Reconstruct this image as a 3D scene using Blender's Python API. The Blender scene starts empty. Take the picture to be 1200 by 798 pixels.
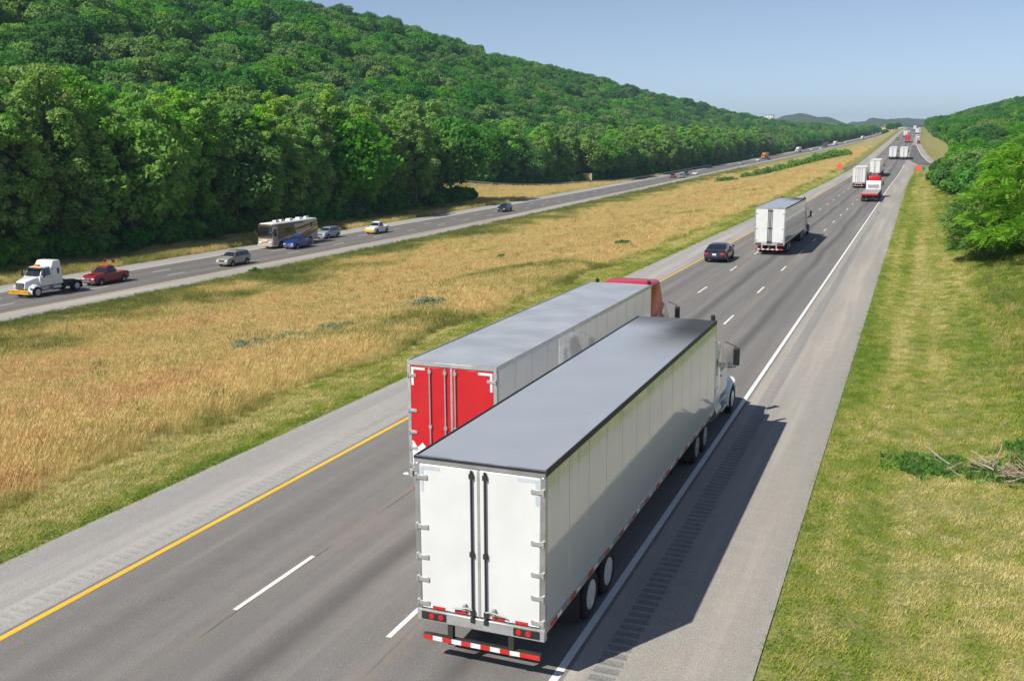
import bpy, bmesh, math, random
import numpy as np
from mathutils import Vector, Matrix
R = math.radians
scene = bpy.context.scene
COL = scene.collection

# ------------------------------------------------------------------ camera, sky, sun, exposure
CAM = np.array([16.65, 0.0, 9.81])
YAW, PITCH, ROLL = 0.38269, 0.19589, -0.00493
cam_data = bpy.data.cameras.new('camera')
cam_data.sensor_width = 36.0
cam_data.lens = 1173.5 / 1200 * 36
cam_data.clip_start = 0.5
cam_data.clip_end = 20000
cam = bpy.data.objects.new('camera', cam_data)
COL.objects.link(cam)
fw = Vector((-math.sin(YAW) * math.cos(PITCH), math.cos(YAW) * math.cos(PITCH), -math.sin(PITCH)))
rt = Vector((math.cos(YAW), math.sin(YAW), 0))
up = rt.cross(fw)
rt2 = rt * math.cos(ROLL) + up * math.sin(ROLL)
up2 = -rt * math.sin(ROLL) + up * math.cos(ROLL)
cam.matrix_world = Matrix(((rt2.x, up2.x, -fw.x, CAM[0]), (rt2.y, up2.y, -fw.y, CAM[1]), (rt2.z, up2.z, -fw.z, CAM[2]), (0, 0, 0, 1)))
scene.camera = cam

SUN = Vector((-0.348, -0.601, 0.719)).normalized()
world = bpy.data.worlds.new('World')
scene.world = world
world.use_nodes = True
wn = world.node_tree
sky = wn.nodes.new('ShaderNodeTexSky')
sky.sky_type = 'NISHITA'
sky.altitude = 1200
sky.sun_disc = False
sky.sun_elevation = math.asin(SUN.z)
sky.sun_rotation = math.atan2(SUN.x, SUN.y)
sky.air_density = 0.75
sky.dust_density = 0.0
sky.ozone_density = 3.5
whs = wn.nodes.new('ShaderNodeHueSaturation'); whs.inputs['Saturation'].default_value = .78
wn.links.new(sky.outputs[0], whs.inputs['Color']); wn.links.new(whs.outputs[0], wn.nodes['Background'].inputs[0])
wn.nodes['Background'].inputs[1].default_value = 0.078

sun_data = bpy.data.lights.new('sun', 'SUN')
sun_data.energy = 4.0
sun_data.angle = R(0.53)
sun_data.color = (1.0, 0.955, 0.87)
sun = bpy.data.objects.new('sun', sun_data)
sun.rotation_euler = SUN.to_track_quat('Z', 'Y').to_euler()
sun.location = (0, 0, 60)
COL.objects.link(sun)
scene.view_settings.view_transform = 'Standard'
scene.view_settings.look = 'None'
scene.view_settings.exposure = 0.55
scene.view_settings.gamma = 1.0
scene.view_settings.use_curve_mapping = False
scene.cycles.max_bounces = 7
scene.cycles.diffuse_bounces = 3
scene.cycles.glossy_bounces = 3
scene.cycles.transmission_bounces = 3
scene.cycles.volume_bounces = 0

# ------------------------------------------------------------------ helpers
def tag(o, label=None, cat=None, group=None, kind=None):
    if label: o['label'] = label
    if cat: o['category'] = cat
    if group: o['group'] = group
    if kind: o['kind'] = kind
    return o

def empty(name, loc=(0, 0, 0), rz=0.0, rx=0.0):
    o = bpy.data.objects.new(name, None)
    o.empty_display_size = 0.3
    o.location = loc
    o.rotation_euler = (rx, 0, rz)
    COL.objects.link(o)
    return o

def link(name, me, parent=None):
    o = bpy.data.objects.new(name, me)
    COL.objects.link(o)
    if parent is not None: o.parent = parent
    return o

def copy_tree(o, parent=None):
    c = o.copy()
    COL.objects.link(c)
    c.parent = parent
    for ch in o.children: copy_tree(ch, c)
    return c

def smooth(me, ang=40):
    me.shade_smooth()
    me.set_sharp_from_angle(angle=R(ang))

class MB:
    """collects shapes into one bmesh, then links it as ONE mesh object"""
    def __init__(s): s.bm = bmesh.new()
    def _bevel(s, vs, bev, seg):
        es = set()
        vset = set(vs)
        for v in vs:
            for e in v.link_edges:
                if e.other_vert(v) in vset: es.add(e)
        bmesh.ops.bevel(s.bm, geom=list(es), offset=bev, segments=seg, affect='EDGES', profile=0.5)
    def hexa(s, p, bev=0, seg=2):
        # p: bottom 4 (ccw from above), top 4
        v = [s.bm.verts.new(q) for q in p]
        for f in ((3, 2, 1, 0), (4, 5, 6, 7), (0, 1, 5, 4), (1, 2, 6, 5), (2, 3, 7, 6), (3, 0, 4, 7)):
            s.bm.faces.new([v[i] for i in f])
        if bev: s._bevel(v, bev, seg)
        return s
    def box(s, x0, x1, y0, y1, z0, z1, bev=0, seg=2):
        return s.hexa([(x0, y0, z0), (x1, y0, z0), (x1, y1, z0), (x0, y1, z0), (x0, y0, z1), (x1, y0, z1), (x1, y1, z1), (x0, y1, z1)], bev, seg)
    def tbox(s, bx, by0, by1, z0, tx, ty0, ty1, z1, bev=0, seg=2):
        # symmetric frustum: half widths bx, tx
        return s.hexa([(-bx, by0, z0), (bx, by0, z0), (bx, by1, z0), (-bx, by1, z0), (-tx, ty0, z1), (tx, ty0, z1), (tx, ty1, z1), (-tx, ty1, z1)], bev, seg)
    def cyl(s, p0, p1, r0, r1=None, n=16, cap=True):
        if r1 is None: r1 = r0
        return s.tube([p0, p1], [r0, r1], n, cap)
    def tube(s, pts, rad, n=8, cap=True):
        pts = [Vector(p) for p in pts]
        if not hasattr(rad, '__len__'): rad = [rad] * len(pts)
        rings = []
        prev = None
        for i, p in enumerate(pts):
            d = (pts[min(i + 1, len(pts) - 1)] - pts[max(i - 1, 0)])
            if d.length < 1e-9: d = Vector((0, 0, 1))
            d.normalize()
            a = prev if prev is not None else (Vector((0, 0, 1)) if abs(d.z) < .9 else Vector((1, 0, 0)))
            u = (a - d * a.dot(d)).normalized()
            prev = u
            w = d.cross(u)
            rings.append([s.bm.verts.new(p + (u * math.cos(2 * math.pi * k / n) + w * math.sin(2 * math.pi * k / n)) * rad[i]) for k in range(n)])
        for a, b in zip(rings[:-1], rings[1:]):
            for k in range(n):
                s.bm.faces.new((a[k], a[(k + 1) % n], b[(k + 1) % n], b[k]))
        if cap:
            s.bm.faces.new(rings[0][::-1])
            s.bm.faces.new(rings[-1])
        return s
    def lathe_x(s, prof, n=24, c=(0, 0, 0), close=False):
        # prof: list of (x, r) revolved round the X axis
        rings = []
        for x, r in prof:
            rings.append([s.bm.verts.new((c[0] + x, c[1] + r * math.cos(2 * math.pi * k / n), c[2] + r * math.sin(2 * math.pi * k / n))) for k in range(n)])
        pairs = list(zip(rings[:-1], rings[1:]))
        if close: pairs.append((rings[-1], rings[0]))
        for a, b in pairs:
            for k in range(n):
                s.bm.faces.new((a[k], a[(k + 1) % n], b[(k + 1) % n], b[k]))
        if not close:
            s.bm.faces.new(rings[0][::-1]); s.bm.faces.new(rings[-1])
        return s
    def prism_x(s, poly, x0, x1):
        # poly: list of (y, z)
        a = [s.bm.verts.new((x0, y, z)) for y, z in poly]
        b = [s.bm.verts.new((x1, y, z)) for y, z in poly]
        n = len(poly)
        s.bm.faces.new(a); s.bm.faces.new(b[::-1])
        for k in range(n): s.bm.faces.new((a[k], b[k], b[(k + 1) % n], a[(k + 1) % n]))
        return s
    def quad(s, a, b, c, d):
        s.bm.faces.new([s.bm.verts.new(q) for q in (a, b, c, d)])
        return s
    def grid(s, P):
        # P: rows of points
        V = [[s.bm.verts.new(q) for q in row] for row in P]
        for i in range(len(V) - 1):
            for j in range(len(V[0]) - 1):
                s.bm.faces.new((V[i][j], V[i][j + 1], V[i + 1][j + 1], V[i + 1][j]))
        return s
    def mesh(s, name, mat, ang=40, flip=True):
        if flip: bmesh.ops.recalc_face_normals(s.bm, faces=s.bm.faces)
        me = bpy.data.meshes.new(name)
        s.bm.to_mesh(me); s.bm.free()
        for m in (mat if isinstance(mat, (list, tuple)) else [mat]): me.materials.append(m)
        smooth(me, ang)
        return me
    def build(s, name, mat, parent=None, ang=40, flip=True):
        return link(name, s.mesh(name, mat, ang, flip), parent)

def np_mesh(name, verts, faces, mat, sm=False):
    """verts (n,3), faces (m,4) or (m,3) numpy"""
    verts = np.asarray(verts, np.float32); faces = np.asarray(faces, np.int32)
    me = bpy.data.meshes.new(name)
    me.vertices.add(len(verts)); me.vertices.foreach_set('co', verts.ravel())
    k = faces.shape[1]
    me.loops.add(faces.size); me.loops.foreach_set('vertex_index', faces.ravel())
    me.polygons.add(len(faces))
    me.polygons.foreach_set('loop_start', np.arange(0, faces.size, k, dtype=np.int32))
    try: me.polygons.foreach_set('loop_total', np.full(len(faces), k, np.int32))
    except Exception: pass
    if sm: me.polygons.foreach_set('use_smooth', np.ones(len(faces), bool))
    me.update(calc_edges=True); me.validate()
    for m in (mat if isinstance(mat, (list, tuple)) else [mat]): me.materials.append(m)
    return me

def sstep(a, b, x):
    t = np.clip((np.asarray(x, float) - a) / (b - a), 0, 1)
    return t * t * (3 - 2 * t)

_h = np.random.default_rng(5).random((256, 256))
def vnoise(x, y):
    """value noise, 0..1"""
    x = np.asarray(x, float); y = np.asarray(y, float)
    xi = np.floor(x).astype(int); yi = np.floor(y).astype(int)
    fx = x - xi; fy = y - yi
    fx = fx * fx * (3 - 2 * fx); fy = fy * fy * (3 - 2 * fy)
    g = lambda i, j: _h[i % 256, j % 256]
    return (g(xi, yi) * (1 - fx) + g(xi + 1, yi) * fx) * (1 - fy) + (g(xi, yi + 1) * (1 - fx) + g(xi + 1, yi + 1) * fx) * fy
def fnoise(x, y, o=3):
    s = 0; a = 0.5; t = 0
    for k in range(o):
        s = s + a * vnoise(x * 2 ** k + 17.3 * k, y * 2 ** k + 5.1 * k); t += a; a *= .5
    return s / t

def view(P):
    """image position (x in 0..1200, y in 0..798) and depth; only used to leave out what the photograph shows nothing of"""
    d = np.asarray(P, float) - CAM
    z = d @ np.array(fw)
    zz = np.where(z > .1, z, .1)
    return 600 + 1173.5 * (d @ np.array(rt2)) / zz, 399 - 1173.5 * (d @ np.array(up2)) / zz, z

# ------------------------------------------------------------------ material helpers
class NT:
    def __init__(s, name):
        s.m = bpy.data.materials.new(name); s.m.use_nodes = True
        s.t = s.m.node_tree; s.n = s.t.nodes; s.l = s.t.links
        s.b = s.n['Principled BSDF']; s.out = s.n['Material Output']
    def node(s, typ, **kw):
        n = s.n.new(typ)
        for k, v in kw.items(): setattr(n, k, v)
        return n
    def con(s, a, b): s.l.new(a, b)
    def setin(s, sock, v):
        if hasattr(v, 'is_output') or isinstance(v, bpy.types.NodeSocket): s.l.new(v, sock)
        else: sock.default_value = v
    def pos(s): return s.node('ShaderNodeNewGeometry').outputs['Position']
    def xyz(s, v=None):
        n = s.node('ShaderNodeSeparateXYZ'); s.con(v if v is not None else s.pos(), n.inputs[0]); return n.outputs
    def math(s, op, a, b=0.0, c=0.0, clamp=False):
        n = s.node('ShaderNodeMath', operation=op, use_clamp=clamp)
        s.setin(n.inputs[0], a); s.setin(n.inputs[1], b); s.setin(n.inputs[2], c)
        return n.outputs[0]
    def mapr(s, v, a, b, c=0.0, d=1.0, typ='SMOOTHSTEP'):
        n = s.node('ShaderNodeMapRange', interpolation_type=typ)
        s.setin(n.inputs[0], v); n.inputs[1].default_value = a; n.inputs[2].default_value = b; n.inputs[3].default_value = c; n.inputs[4].default_value = d
        return n.outputs[0]
    def scale(s, v, sc):
        n = s.node('ShaderNodeVectorMath', operation='MULTIPLY'); s.con(v, n.inputs[0]); n.inputs[1].default_value = sc; return n.outputs[0]
    def noise(s, v, sc, det=3, rough=.55, color=False):
        n = s.node('ShaderNodeTexNoise'); n.noise_dimensions = '3D'
        s.con(v, n.inputs['Vector']); n.inputs['Scale'].default_value = sc; n.inputs['Detail'].default_value = det; n.inputs['Roughness'].default_value = rough
        return n.outputs['Color' if color else 'Fac']
    def mix(s, f, a, b, typ='MIX'):
        n = s.node('ShaderNodeMix', data_type='RGBA', blend_type=typ)
        s.setin(n.inputs[0], f)
        for k, v in ((6, a), (7, b)):
            if isinstance(v, (tuple, list)): v = tuple(v) + ((1,) if len(v) == 3 else ())
            s.setin(n.inputs[k], v)
        return n.outputs[2]
    def ramp(s, f, stops):
        n = s.node('ShaderNodeValToRGB'); e = n.color_ramp.elements
        while len(e) < len(stops): e.new(.5)
        for k, (p, c) in enumerate(stops): e[k].position = p; e[k].color = tuple(c) + (1,)
        s.setin(n.inputs[0], f); return n.outputs[0]
    def bump(s, h, st=.3, dist=.02):
        n = s.node('ShaderNodeBump'); n.inputs['Strength'].default_value = st; n.inputs['Distance'].default_value = dist
        s.con(h, n.inputs['Height']); s.con(n.outputs[0], s.b.inputs['Normal']); return n.outputs[0]
    def base(s, c): s.setin(s.b.inputs['Base Color'], tuple(c) + (1,) if isinstance(c, (tuple, list)) else c)
    def rough(s, r): s.setin(s.b.inputs['Roughness'], r)
    def obj(s): return s.node('ShaderNodeTexCoord').outputs['Object']

MATS = {}
def pm(name, col, rough=.5, metal=0.0, var=.12, sc=3.0, coat=0.0, dirt=None, dirtamt=.3, bump=0, emit=0, spec=None):
    """painted, metal, rubber or plastic surface with grain and grime"""
    if name in MATS: return MATS[name]
    t = NT(name)
    co = t.obj()
    f = t.noise(co, sc, 4)
    c = t.mix(t.mapr(f, .3, .7), [x * (1 - var) for x in col], [min(1, x * (1 + var * .6)) for x in col])
    if dirt:
        g = t.noise(t.scale(co, (1, 1, .35)), sc * .8, 5, .65)
        c = t.mix(t.mapr(g, .5, .8, 0, dirtamt), c, dirt)
    t.base(c); t.b.inputs['Metallic'].default_value = metal
    t.rough(t.mapr(f, .2, .8, max(.02, rough * .8), min(1, rough * 1.25), 'LINEAR'))
    if coat: t.b.inputs['Coat Weight'].default_value = coat; t.b.inputs['Coat Roughness'].default_value = .06
    if spec is not None: t.b.inputs['Specular IOR Level'].default_value = spec
    if bump: t.bump(t.noise(co, sc * 8, 3), bump, .01)
    if emit:
        t.b.inputs['Emission Color'].default_value = tuple(col) + (1,); t.b.inputs['Emission Strength'].default_value = emit
    MATS[name] = t.m
    return t.m

# ------------------------------------------------------------------ lie of the land
LANE = 3.66
def zr(Y):
    Y = np.asarray(Y, float)
    z = 5e-5 * np.clip(Y - 150, 0, 250) ** 2 + .025 * np.clip(Y - 400, 0, 500)
    t = np.clip(Y - 900, 0, 600); z = z + .025 * t - 1.25e-5 * t * t
    t = np.clip(Y - 1500, 0, 1100); z = z + .01 * t - 2.0e-5 * t * t
    return z
def zl(Y):
    Y = np.asarray(Y, float)
    z = -5.0 + 1.7e-5 * np.clip(Y - 300, 0, 735) ** 2 + .025 * np.clip(Y - 1035, 0, 465)
    t = np.clip(Y - 1500, 0, 1000); return z + .02 * t - 2e-5 * t * t
def xr(Y): return .9 * sstep(200, 330, Y)
_ny = np.arange(-300, 7000, 10.0)
_nx = np.interp(_ny, [-300, 60, 100, 182, 347, 439, 572, 767, 981, 1215, 1500, 2500, 7000], [-54.5, -54.8, -55.1, -56.8, -64.5, -68.3, -70.8, -67.7, -58.5, -43.4, -30, -30, -30])
_k = np.exp(-np.linspace(-2, 2, 9) ** 2); _k /= _k.sum()
_nx = np.convolve(np.pad(_nx, 4, mode='edge'), _k, 'valid')
def NE(Y): return np.interp(Y, _ny, _nx)          # median-side edge of the far carriageway
WL = 18.7                                          # its width with both shoulders
def slope(f, Y): return float((f(Y + 1) - f(Y - 1)) / 2)

RAMP = np.array([(80, 300), (55, 318), (38, 328), (27, 337), (21.5, 352), (18.5, 380), (16.5, 430), (14.8, 500)], float)
def ramp_dist(X, Y):
    d = np.full(np.shape(X), 1e9)
    for a, b in zip(RAMP[:-1], RAMP[1:]):
        v = b - a
        t = np.clip(((X - a[0]) * v[0] + (Y - a[1]) * v[1]) / (v @ v), 0, 1)
        d = np.minimum(d, np.hypot(X - a[0] - t * v[0], Y - a[1] - t * v[1]))
    return d

def height(X, Y):
    X = np.asarray(X, float); Y = np.asarray(Y, float)
    r = zr(Y); l = zl(Y); x0 = xr(Y)
    E0 = x0 - 3.05; N = NE(Y); F = N - WL; RR = x0 + 14.42
    u = np.clip((E0 - X) / (E0 - N), 0, 1)
    s = sstep(.04, .85, u)
    zm = r + (l - r) * s - .7 * np.sin(np.pi * np.clip(u * 1.05, 0, 1)) ** 2 - .03
    zm = zm + (fnoise(X / 9, Y / 9) - .5) * .35 * np.clip(np.minimum(u - .08, .97 - u) * 12, 0, 1)
    # wooded hill on the left
    d = np.clip(F - X, 0, None)
    A = sstep(-250, 250, Y) * np.interp(Y, [0, 450, 630, 900, 1200, 1600, 2000, 2600], [71, 71, 71, 60, 41, 9, 1, 1])
    A = A * (1 + .22 * (fnoise(Y / 260 + 3.1, Y * 0 + 7, 2) - .5))
    zh = l - .03 - .25 * sstep(0, 6, d) + A * sstep(18, 230, d) - 30 * sstep(300, 900, d) * sstep(0, 10, A)
    zh = zh + (fnoise(X / 60, Y / 60) - .5) * 9 * sstep(30, 120, d)
    # bank and hill on the right
    e = np.clip(X - RR, 0, None)
    Ar = 15 * sstep(60, 420, Y) * (1 - .9 * sstep(1500, 2300, Y)) + 3
    zb = r - .03 - .12 * sstep(0, 2.5, e) + 1.9 * sstep(2.5, 13, e) + Ar * sstep(6, 95, e)
    zb = zb + (fnoise(X / 40, Y / 40) - .5) * 4 * sstep(20, 60, e) + (fnoise(X / 2.5, Y / 2.5, 2) - .5) * .14 * sstep(.5, 4, e)
    rd = ramp_dist(X, Y)
    zb = np.where(e > 0, zb + (r - .06 - zb) * (1 - sstep(4.5, 17, rd)), zb)
    z = np.where(X > RR, zb, np.where(X > E0, r - .08, np.where(X > N, zm, np.where(X > F, l - .08, zh))))
    return z

# ------------------------------------------------------------------ ground sheet
def ground_material():
    t = NT('meadow ground')
    p = t.pos()
    at = t.node('ShaderNodeAttribute', attribute_name='zone').outputs['Color']
    n1 = t.noise(p, .35, 4, .6); n2 = t.noise(p, 6, 4, .7); n3 = t.noise(t.scale(p, (1, .12, 1)), 1.6, 3, .6)
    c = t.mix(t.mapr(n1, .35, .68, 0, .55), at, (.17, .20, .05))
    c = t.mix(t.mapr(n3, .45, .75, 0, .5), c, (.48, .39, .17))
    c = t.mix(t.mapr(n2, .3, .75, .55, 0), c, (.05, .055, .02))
    t.base(c); t.rough(.95); t.b.inputs['Specular IOR Level'].default_value = .15
    t.bump(n2, .8, .08)
    return t.m
GROUND = ground_material()
ys = np.unique(np.concatenate([np.arange(-120, 0, 20), np.arange(0, 160, 2.5), np.arange(160, 480, 5), np.arange(480, 1500, 20), np.arange(1500, 2800, 60), np.arange(2800, 7001, 350)]))
def cols(Y):
    N = NE(Y); F = N - WL; E0 = xr(Y) - 3.05; RR = xr(Y) + 14.42
    dl = np.array([4500, 2500, 1400, 900, 600, 420, 330, 280, 250, 225, 205, 185, 165, 145, 125, 108, 92, 78, 66, 55, 45, 36, 28, 21, 15, 10, 6, 3, 1])
    dr = np.array([.6, 1.2, 2, 3, 4, 5, 6, 7, 8.5, 10, 12, 14, 17, 20, 24, 28, 33, 39, 46, 54, 63, 74, 86, 100, 120, 150, 200, 300, 500, 900, 1600, 3000, 5000])
    med = E0 + (N - E0) * np.array([.995, .97, .94, .9, .86, .82, .78, .74, .7, .66, .62, .58, .54, .5, .46, .42, .38, .34, .3, .26, .22, .18, .15, .12, .09, .06, .045, .03, .015, .005])
    return np.concatenate([F - dl, [F - .02, F + .02, (F + N) / 2, N - .02], med, [E0 + .02, (E0 + RR) / 2, RR - .02, RR + .02], RR + dr])
GX = np.array([cols(y) for y in ys]); GY = np.repeat(ys[:, None], GX.shape[1], 1)
GZ = height(GX, GY)
nr, nc = GX.shape
idx = np.arange(nr * nc).reshape(nr, nc)
gf = np.stack([idx[:-1, :-1], idx[:-1, 1:], idx[1:, 1:], idx[1:, :-1]], -1).reshape(-1, 4)
gme = np_mesh('ground', np.stack([GX, GY, GZ], -1).reshape(-1, 3), gf, GROUND, True)
def median_u(X, Y): return (xr(Y) - 3.05 - X) / (xr(Y) - 3.05 - NE(Y))
def zone_colour(X, Y):
    """what grows where: mown verge, hay-coloured meadow, greener strip by the far road, wood floor"""
    c = np.empty(np.shape(X) + (3,)); c[:] = (.30, .31, .09)
    u = median_u(X, Y); d = xr(Y) - 3.05 - X
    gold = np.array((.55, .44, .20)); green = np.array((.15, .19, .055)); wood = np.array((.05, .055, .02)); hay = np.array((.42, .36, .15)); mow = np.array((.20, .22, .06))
    w = (sstep(2.2, 3.6, d) * (1 - sstep(.86, .97, u)))[..., None]
    c = c * (1 - w) + gold * w
    F = NE(Y) - WL
    dd = F - X
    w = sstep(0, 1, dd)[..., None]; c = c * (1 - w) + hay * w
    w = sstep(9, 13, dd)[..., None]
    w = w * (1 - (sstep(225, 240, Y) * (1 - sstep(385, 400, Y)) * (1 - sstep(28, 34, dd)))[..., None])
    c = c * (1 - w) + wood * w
    e = X - (xr(Y) + 14.42)
    w = (sstep(0, 1, e) * (.35 + .65 * sstep(250, 420, Y)))[..., None]; c = c * (1 - w * .8) + (hay * (1 - w * 0)) * w * .8
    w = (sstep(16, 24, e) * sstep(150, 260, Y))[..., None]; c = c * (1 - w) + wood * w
    return c
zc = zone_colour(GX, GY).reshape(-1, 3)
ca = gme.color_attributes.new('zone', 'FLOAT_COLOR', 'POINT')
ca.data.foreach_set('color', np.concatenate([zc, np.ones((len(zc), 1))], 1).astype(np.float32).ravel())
tag(link('ground', gme), kind='structure')

# ------------------------------------------------------------------ roads
def asphalt(name, tone, warm=(1.07, 1.0, .93), streak=True, xoff=None, crack=False):
    t = NT(name)
    p = t.pos(); o = t.xyz(p)
    fine = t.noise(p, 38, 3, .7); mid = t.noise(p, 2.2, 4, .6); lng = t.noise(t.scale(p, (1.1, .035, 1)), 1.0, 4, .6); big = t.noise(t.scale(p, (.35, .02, 1)), 1.0, 2)
    c = t.mix(t.mapr(fine, .3, .7), [tone * .5 * w for w in warm], [tone * 1.5 * w for w in warm])
    gr = t.noise(p, 13, 3, .75)
    c = t.mix(t.mapr(gr, .35, .7, 0, .45), c, [tone * .62 * w for w in warm])
    c = t.mix(t.mapr(gr, .62, .8, 0, .5), c, [tone * 1.7 * w for w in warm])
    c = t.mix(t.mapr(mid, .3, .75, .28, 0), c, [tone * .6] * 3)
    c = t.mix(t.mapr(lng, .42, .72, 0, .4), c, [tone * 1.5 * w for w in (1.12, 1.0, .88)])
    c = t.mix(t.mapr(big, .4, .7, 0, .3), c, [tone * .6] * 3)
    if streak:
        x = t.math('SUBTRACT', o[0], xoff) if xoff is not None else o[0]
        wob = t.math('MULTIPLY', t.math('SUBTRACT', t.noise(t.scale(p, (0, .05, 0)), 1.0, 2), .5), .9)
        xx = t.math('ADD', x, wob)
        fr = t.math('FRACT', t.math('DIVIDE', xx, LANE))
        dd = t.math('ABSOLUTE', t.math('SUBTRACT', fr, .5))
        s = t.mapr(dd, .0, .15, 1, 0)
        s = t.math('MULTIPLY', s, t.mapr(lng, .3, .6, .55, 1.0))
        s = t.math('MULTIPLY', s, t.mapr(xx, 2.2, 4.4, .35, .8))
        c = t.mix(t.math('MULTIPLY', s, .8), c, [tone * .33, tone * .31, tone * .31])
        wheel = t.mapr(t.math('ABSOLUTE', t.math('SUBTRACT', dd, .27)), 0, .1, .3, 0)
        c = t.mix(wheel, c, [tone * .72] * 3)
    if crack:
        w1 = t.math('MULTIPLY', t.math('SUBTRACT', t.noise(t.scale(p, (0, .55, 0)), 1.0, 6, .75), .5), .22)
        for x0, amt in ((3.74, .7), (7.62, .35)):
            k = t.math('ABSOLUTE', t.math('SUBTRACT', t.math('ADD', o[0], w1), x0))
            br = t.mapr(t.noise(t.scale(p, (0, .4, 0)), 1.0, 3), .42, .6, 0, amt)
            c = t.mix(t.math('MULTIPLY', t.mapr(k, .012, .032, 1, 0), br), c, (.02, .02, .02))
            br2 = t.mapr(k, .05, .38, .22, 0)
            c = t.mix(br2, c, [tone * 1.2, tone * 1.0, tone * .75])
    t.base(c); t.rough(.85); t.b.inputs['Specular IOR Level'].default_value = .3
    t.bump(fine, .55, .012)
    return t.m
M_ROAD = asphalt('road asphalt', .205, crack=True)
M_ROADL = asphalt('far road asphalt', .175, streak=True, xoff=.4)
M_SHOULDER = asphalt('shoulder asphalt', .35, (1.09, 1.0, .87), False)
M_SHOULDER_L = asphalt('pale shoulder concrete', .37, (1.06, 1.0, .93), False)
M_GROOVE = asphalt('groove asphalt', .25, (1.0, 1.0, .97), False)
def paint(name, col):
    t = NT(name); p = t.pos()
    w = t.noise(p, 14, 5, .75); g = t.noise(t.scale(p, (1, .2, 1)), 2.0, 4, .6)
    c = t.mix(t.mapr(w, .52, .72, 0, .55), col, (.2, .19, .17))
    c = t.mix(t.mapr(g, .4, .75, 0, .35), c, [x * .6 for x in col])
    t.base(c); t.rough(.6); t.bump(t.noise(p, 60, 3), .4, .004)
    return t.m
M_WHITE = paint('white road paint', (.82, .82, .79))
M_YELLOW = paint('yellow road paint', (.86, .50, .035))

def strip(name, mat, f0, f1, y0, y1, zf, dz, parent=None, nseg=1, kind=None, wob=0.0, seed=0):
    yy = np.unique(np.concatenate([np.arange(y0, min(y1, 160), 1.5 if wob else 4), np.arange(max(160, y0), min(500, y1), 6), np.arange(max(500, y0), y1, 20), [y1]]))
    rows = []
    rg = np.random.default_rng(seed)
    for y in yy:
        a = float(f0(y)); b = float(f1(y))
        if wob: a += wob * rg.normal() * .5; b += 0
        rows.append([(a + (b - a) * k / nseg, y, float(zf(y)) + dz) for k in range(nseg + 1)])
    V = np.array(rows).reshape(-1, 3); n = nseg + 1
    ii = np.arange(len(V)).reshape(-1, n)
    F = np.stack([ii[:-1, :-1], ii[:-1, 1:], ii[1:, 1:], ii[1:, :-1]], -1).reshape(-1, 4)
    o = link(name, np_mesh(name, V, F, mat, True), parent)
    if kind: tag(o, kind=kind)
    return o
YB, YE = -60, 1900
ramp_edge = lambda y: np.interp(y, [338, 352, 380, 430, 500, 560, 640, 760, 2000], [26, 22.6, 21.0, 19.2, 17.5, 16.6, 15.9, 15.35, 15.35])
road = strip('road', M_ROAD, lambda y: xr(y) - .16, lambda y: xr(y) + 11.14, YB, YE, zr, 0, kind='structure', nseg=3)
sh_r = strip('shoulder_right', M_SHOULDER, lambda y: xr(y) + 12.08, lambda y: xr(y) + 14.42, YB, 338, zr, -.002, kind='structure')
strip('shoulder_inner_band', M_SHOULDER, lambda y: xr(y) + 11.14, lambda y: xr(y) + 11.5, YB, 338, zr, -.002, sh_r)
strip('shoulder_taper', M_SHOULDER, lambda y: xr(y) + 11.14, ramp_edge, 338, YE, zr, -.002, sh_r)
sh_l = strip('shoulder_median', M_SHOULDER_L, lambda y: xr(y) - 3.05, lambda y: xr(y) - .86, YB, YE, zr, -.002, kind='structure')
strip('shoulder_inner_band', M_SHOULDER_L, lambda y: xr(y) - .42, lambda y: xr(y) - .16, YB, YE, zr, -.002, sh_l)
def rumble(parent, x0, x1, y0, y1, yend, mats, depth, per=.305):
    b = MB(); yy = y0
    def row(y, z): return [b.bm.verts.new((x + float(xr(y)), y, float(zr(y)) - .002 + z)) for x in (x0, x0 + .04, x1 - .04, x1)]
    prev = row(y0, 0)
    def face(a, c, deep):
        for k in range(3):
            f = b.bm.faces.new((a[k], a[k + 1], c[k + 1], c[k])); f.material_index = 1 if deep and k == 1 else 0
    while yy < y1:
        r1 = row(yy + .10, 0); face(prev, r1, False)
        r2 = row(yy + .14, 0)
        for k in (1, 2): r2[k].co.z -= depth
        face(r1, r2, True)
        r3 = row(yy + .25, 0)
        for k in (1, 2): r3[k].co.z -= depth
        face(r2, r3, True)
        r4 = row(yy + per, 0); face(r3, r4, True)
        prev = r4; yy += per
    y = yy
    while y < yend:
        y = min(y + 8, yend); r = row(y, 0); face(prev, r, False); prev = r
    o = b.build('rumble_strip', mats, parent, flip=False)
    return o
rumble(sh_r, 11.5, 12.08, YB, 150, 338, [M_SHOULDER, M_GROOVE], .013)
rumble(sh_l, -.86, -.42, YB, 150, YE, [M_SHOULDER_L, asphalt('pale groove', .33, (1.0, 1.0, .97), False)], .012)

strip('edge_line', M_YELLOW, lambda y: xr(y) - .06, lambda y: xr(y) + .10, YB, YE, zr, .004, road)
strip('edge_line', M_WHITE, lambda y: xr(y) + 10.9, lambda y: xr(y) + 11.06, YB, 350, zr, .004, road)
dash_me = np_mesh('lane_dash', [(-.06, 0, 0), (.06, 0, 0), (.06, 3.05, 0), (-.06, 3.05, 0)], [(0, 1, 2, 3)], M_WHITE)
for line, y0 in ((LANE, 16.27), (2 * LANE, 5.37)):
    k = -4
    while y0 + 12.19 * k < 640:
        y = y0 + 12.19 * k; k += 1
        if y < -20: continue
        if line > 5 and 17 < y < 18: y = 16.4
        o = link('lane_dash', dash_me, road)
        o.location = (line + float(xr(y)), y, float(zr(y)) + .004); o.rotation_euler.x = math.atan(slope(zr, y))
        tag(o, kind=None)
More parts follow.
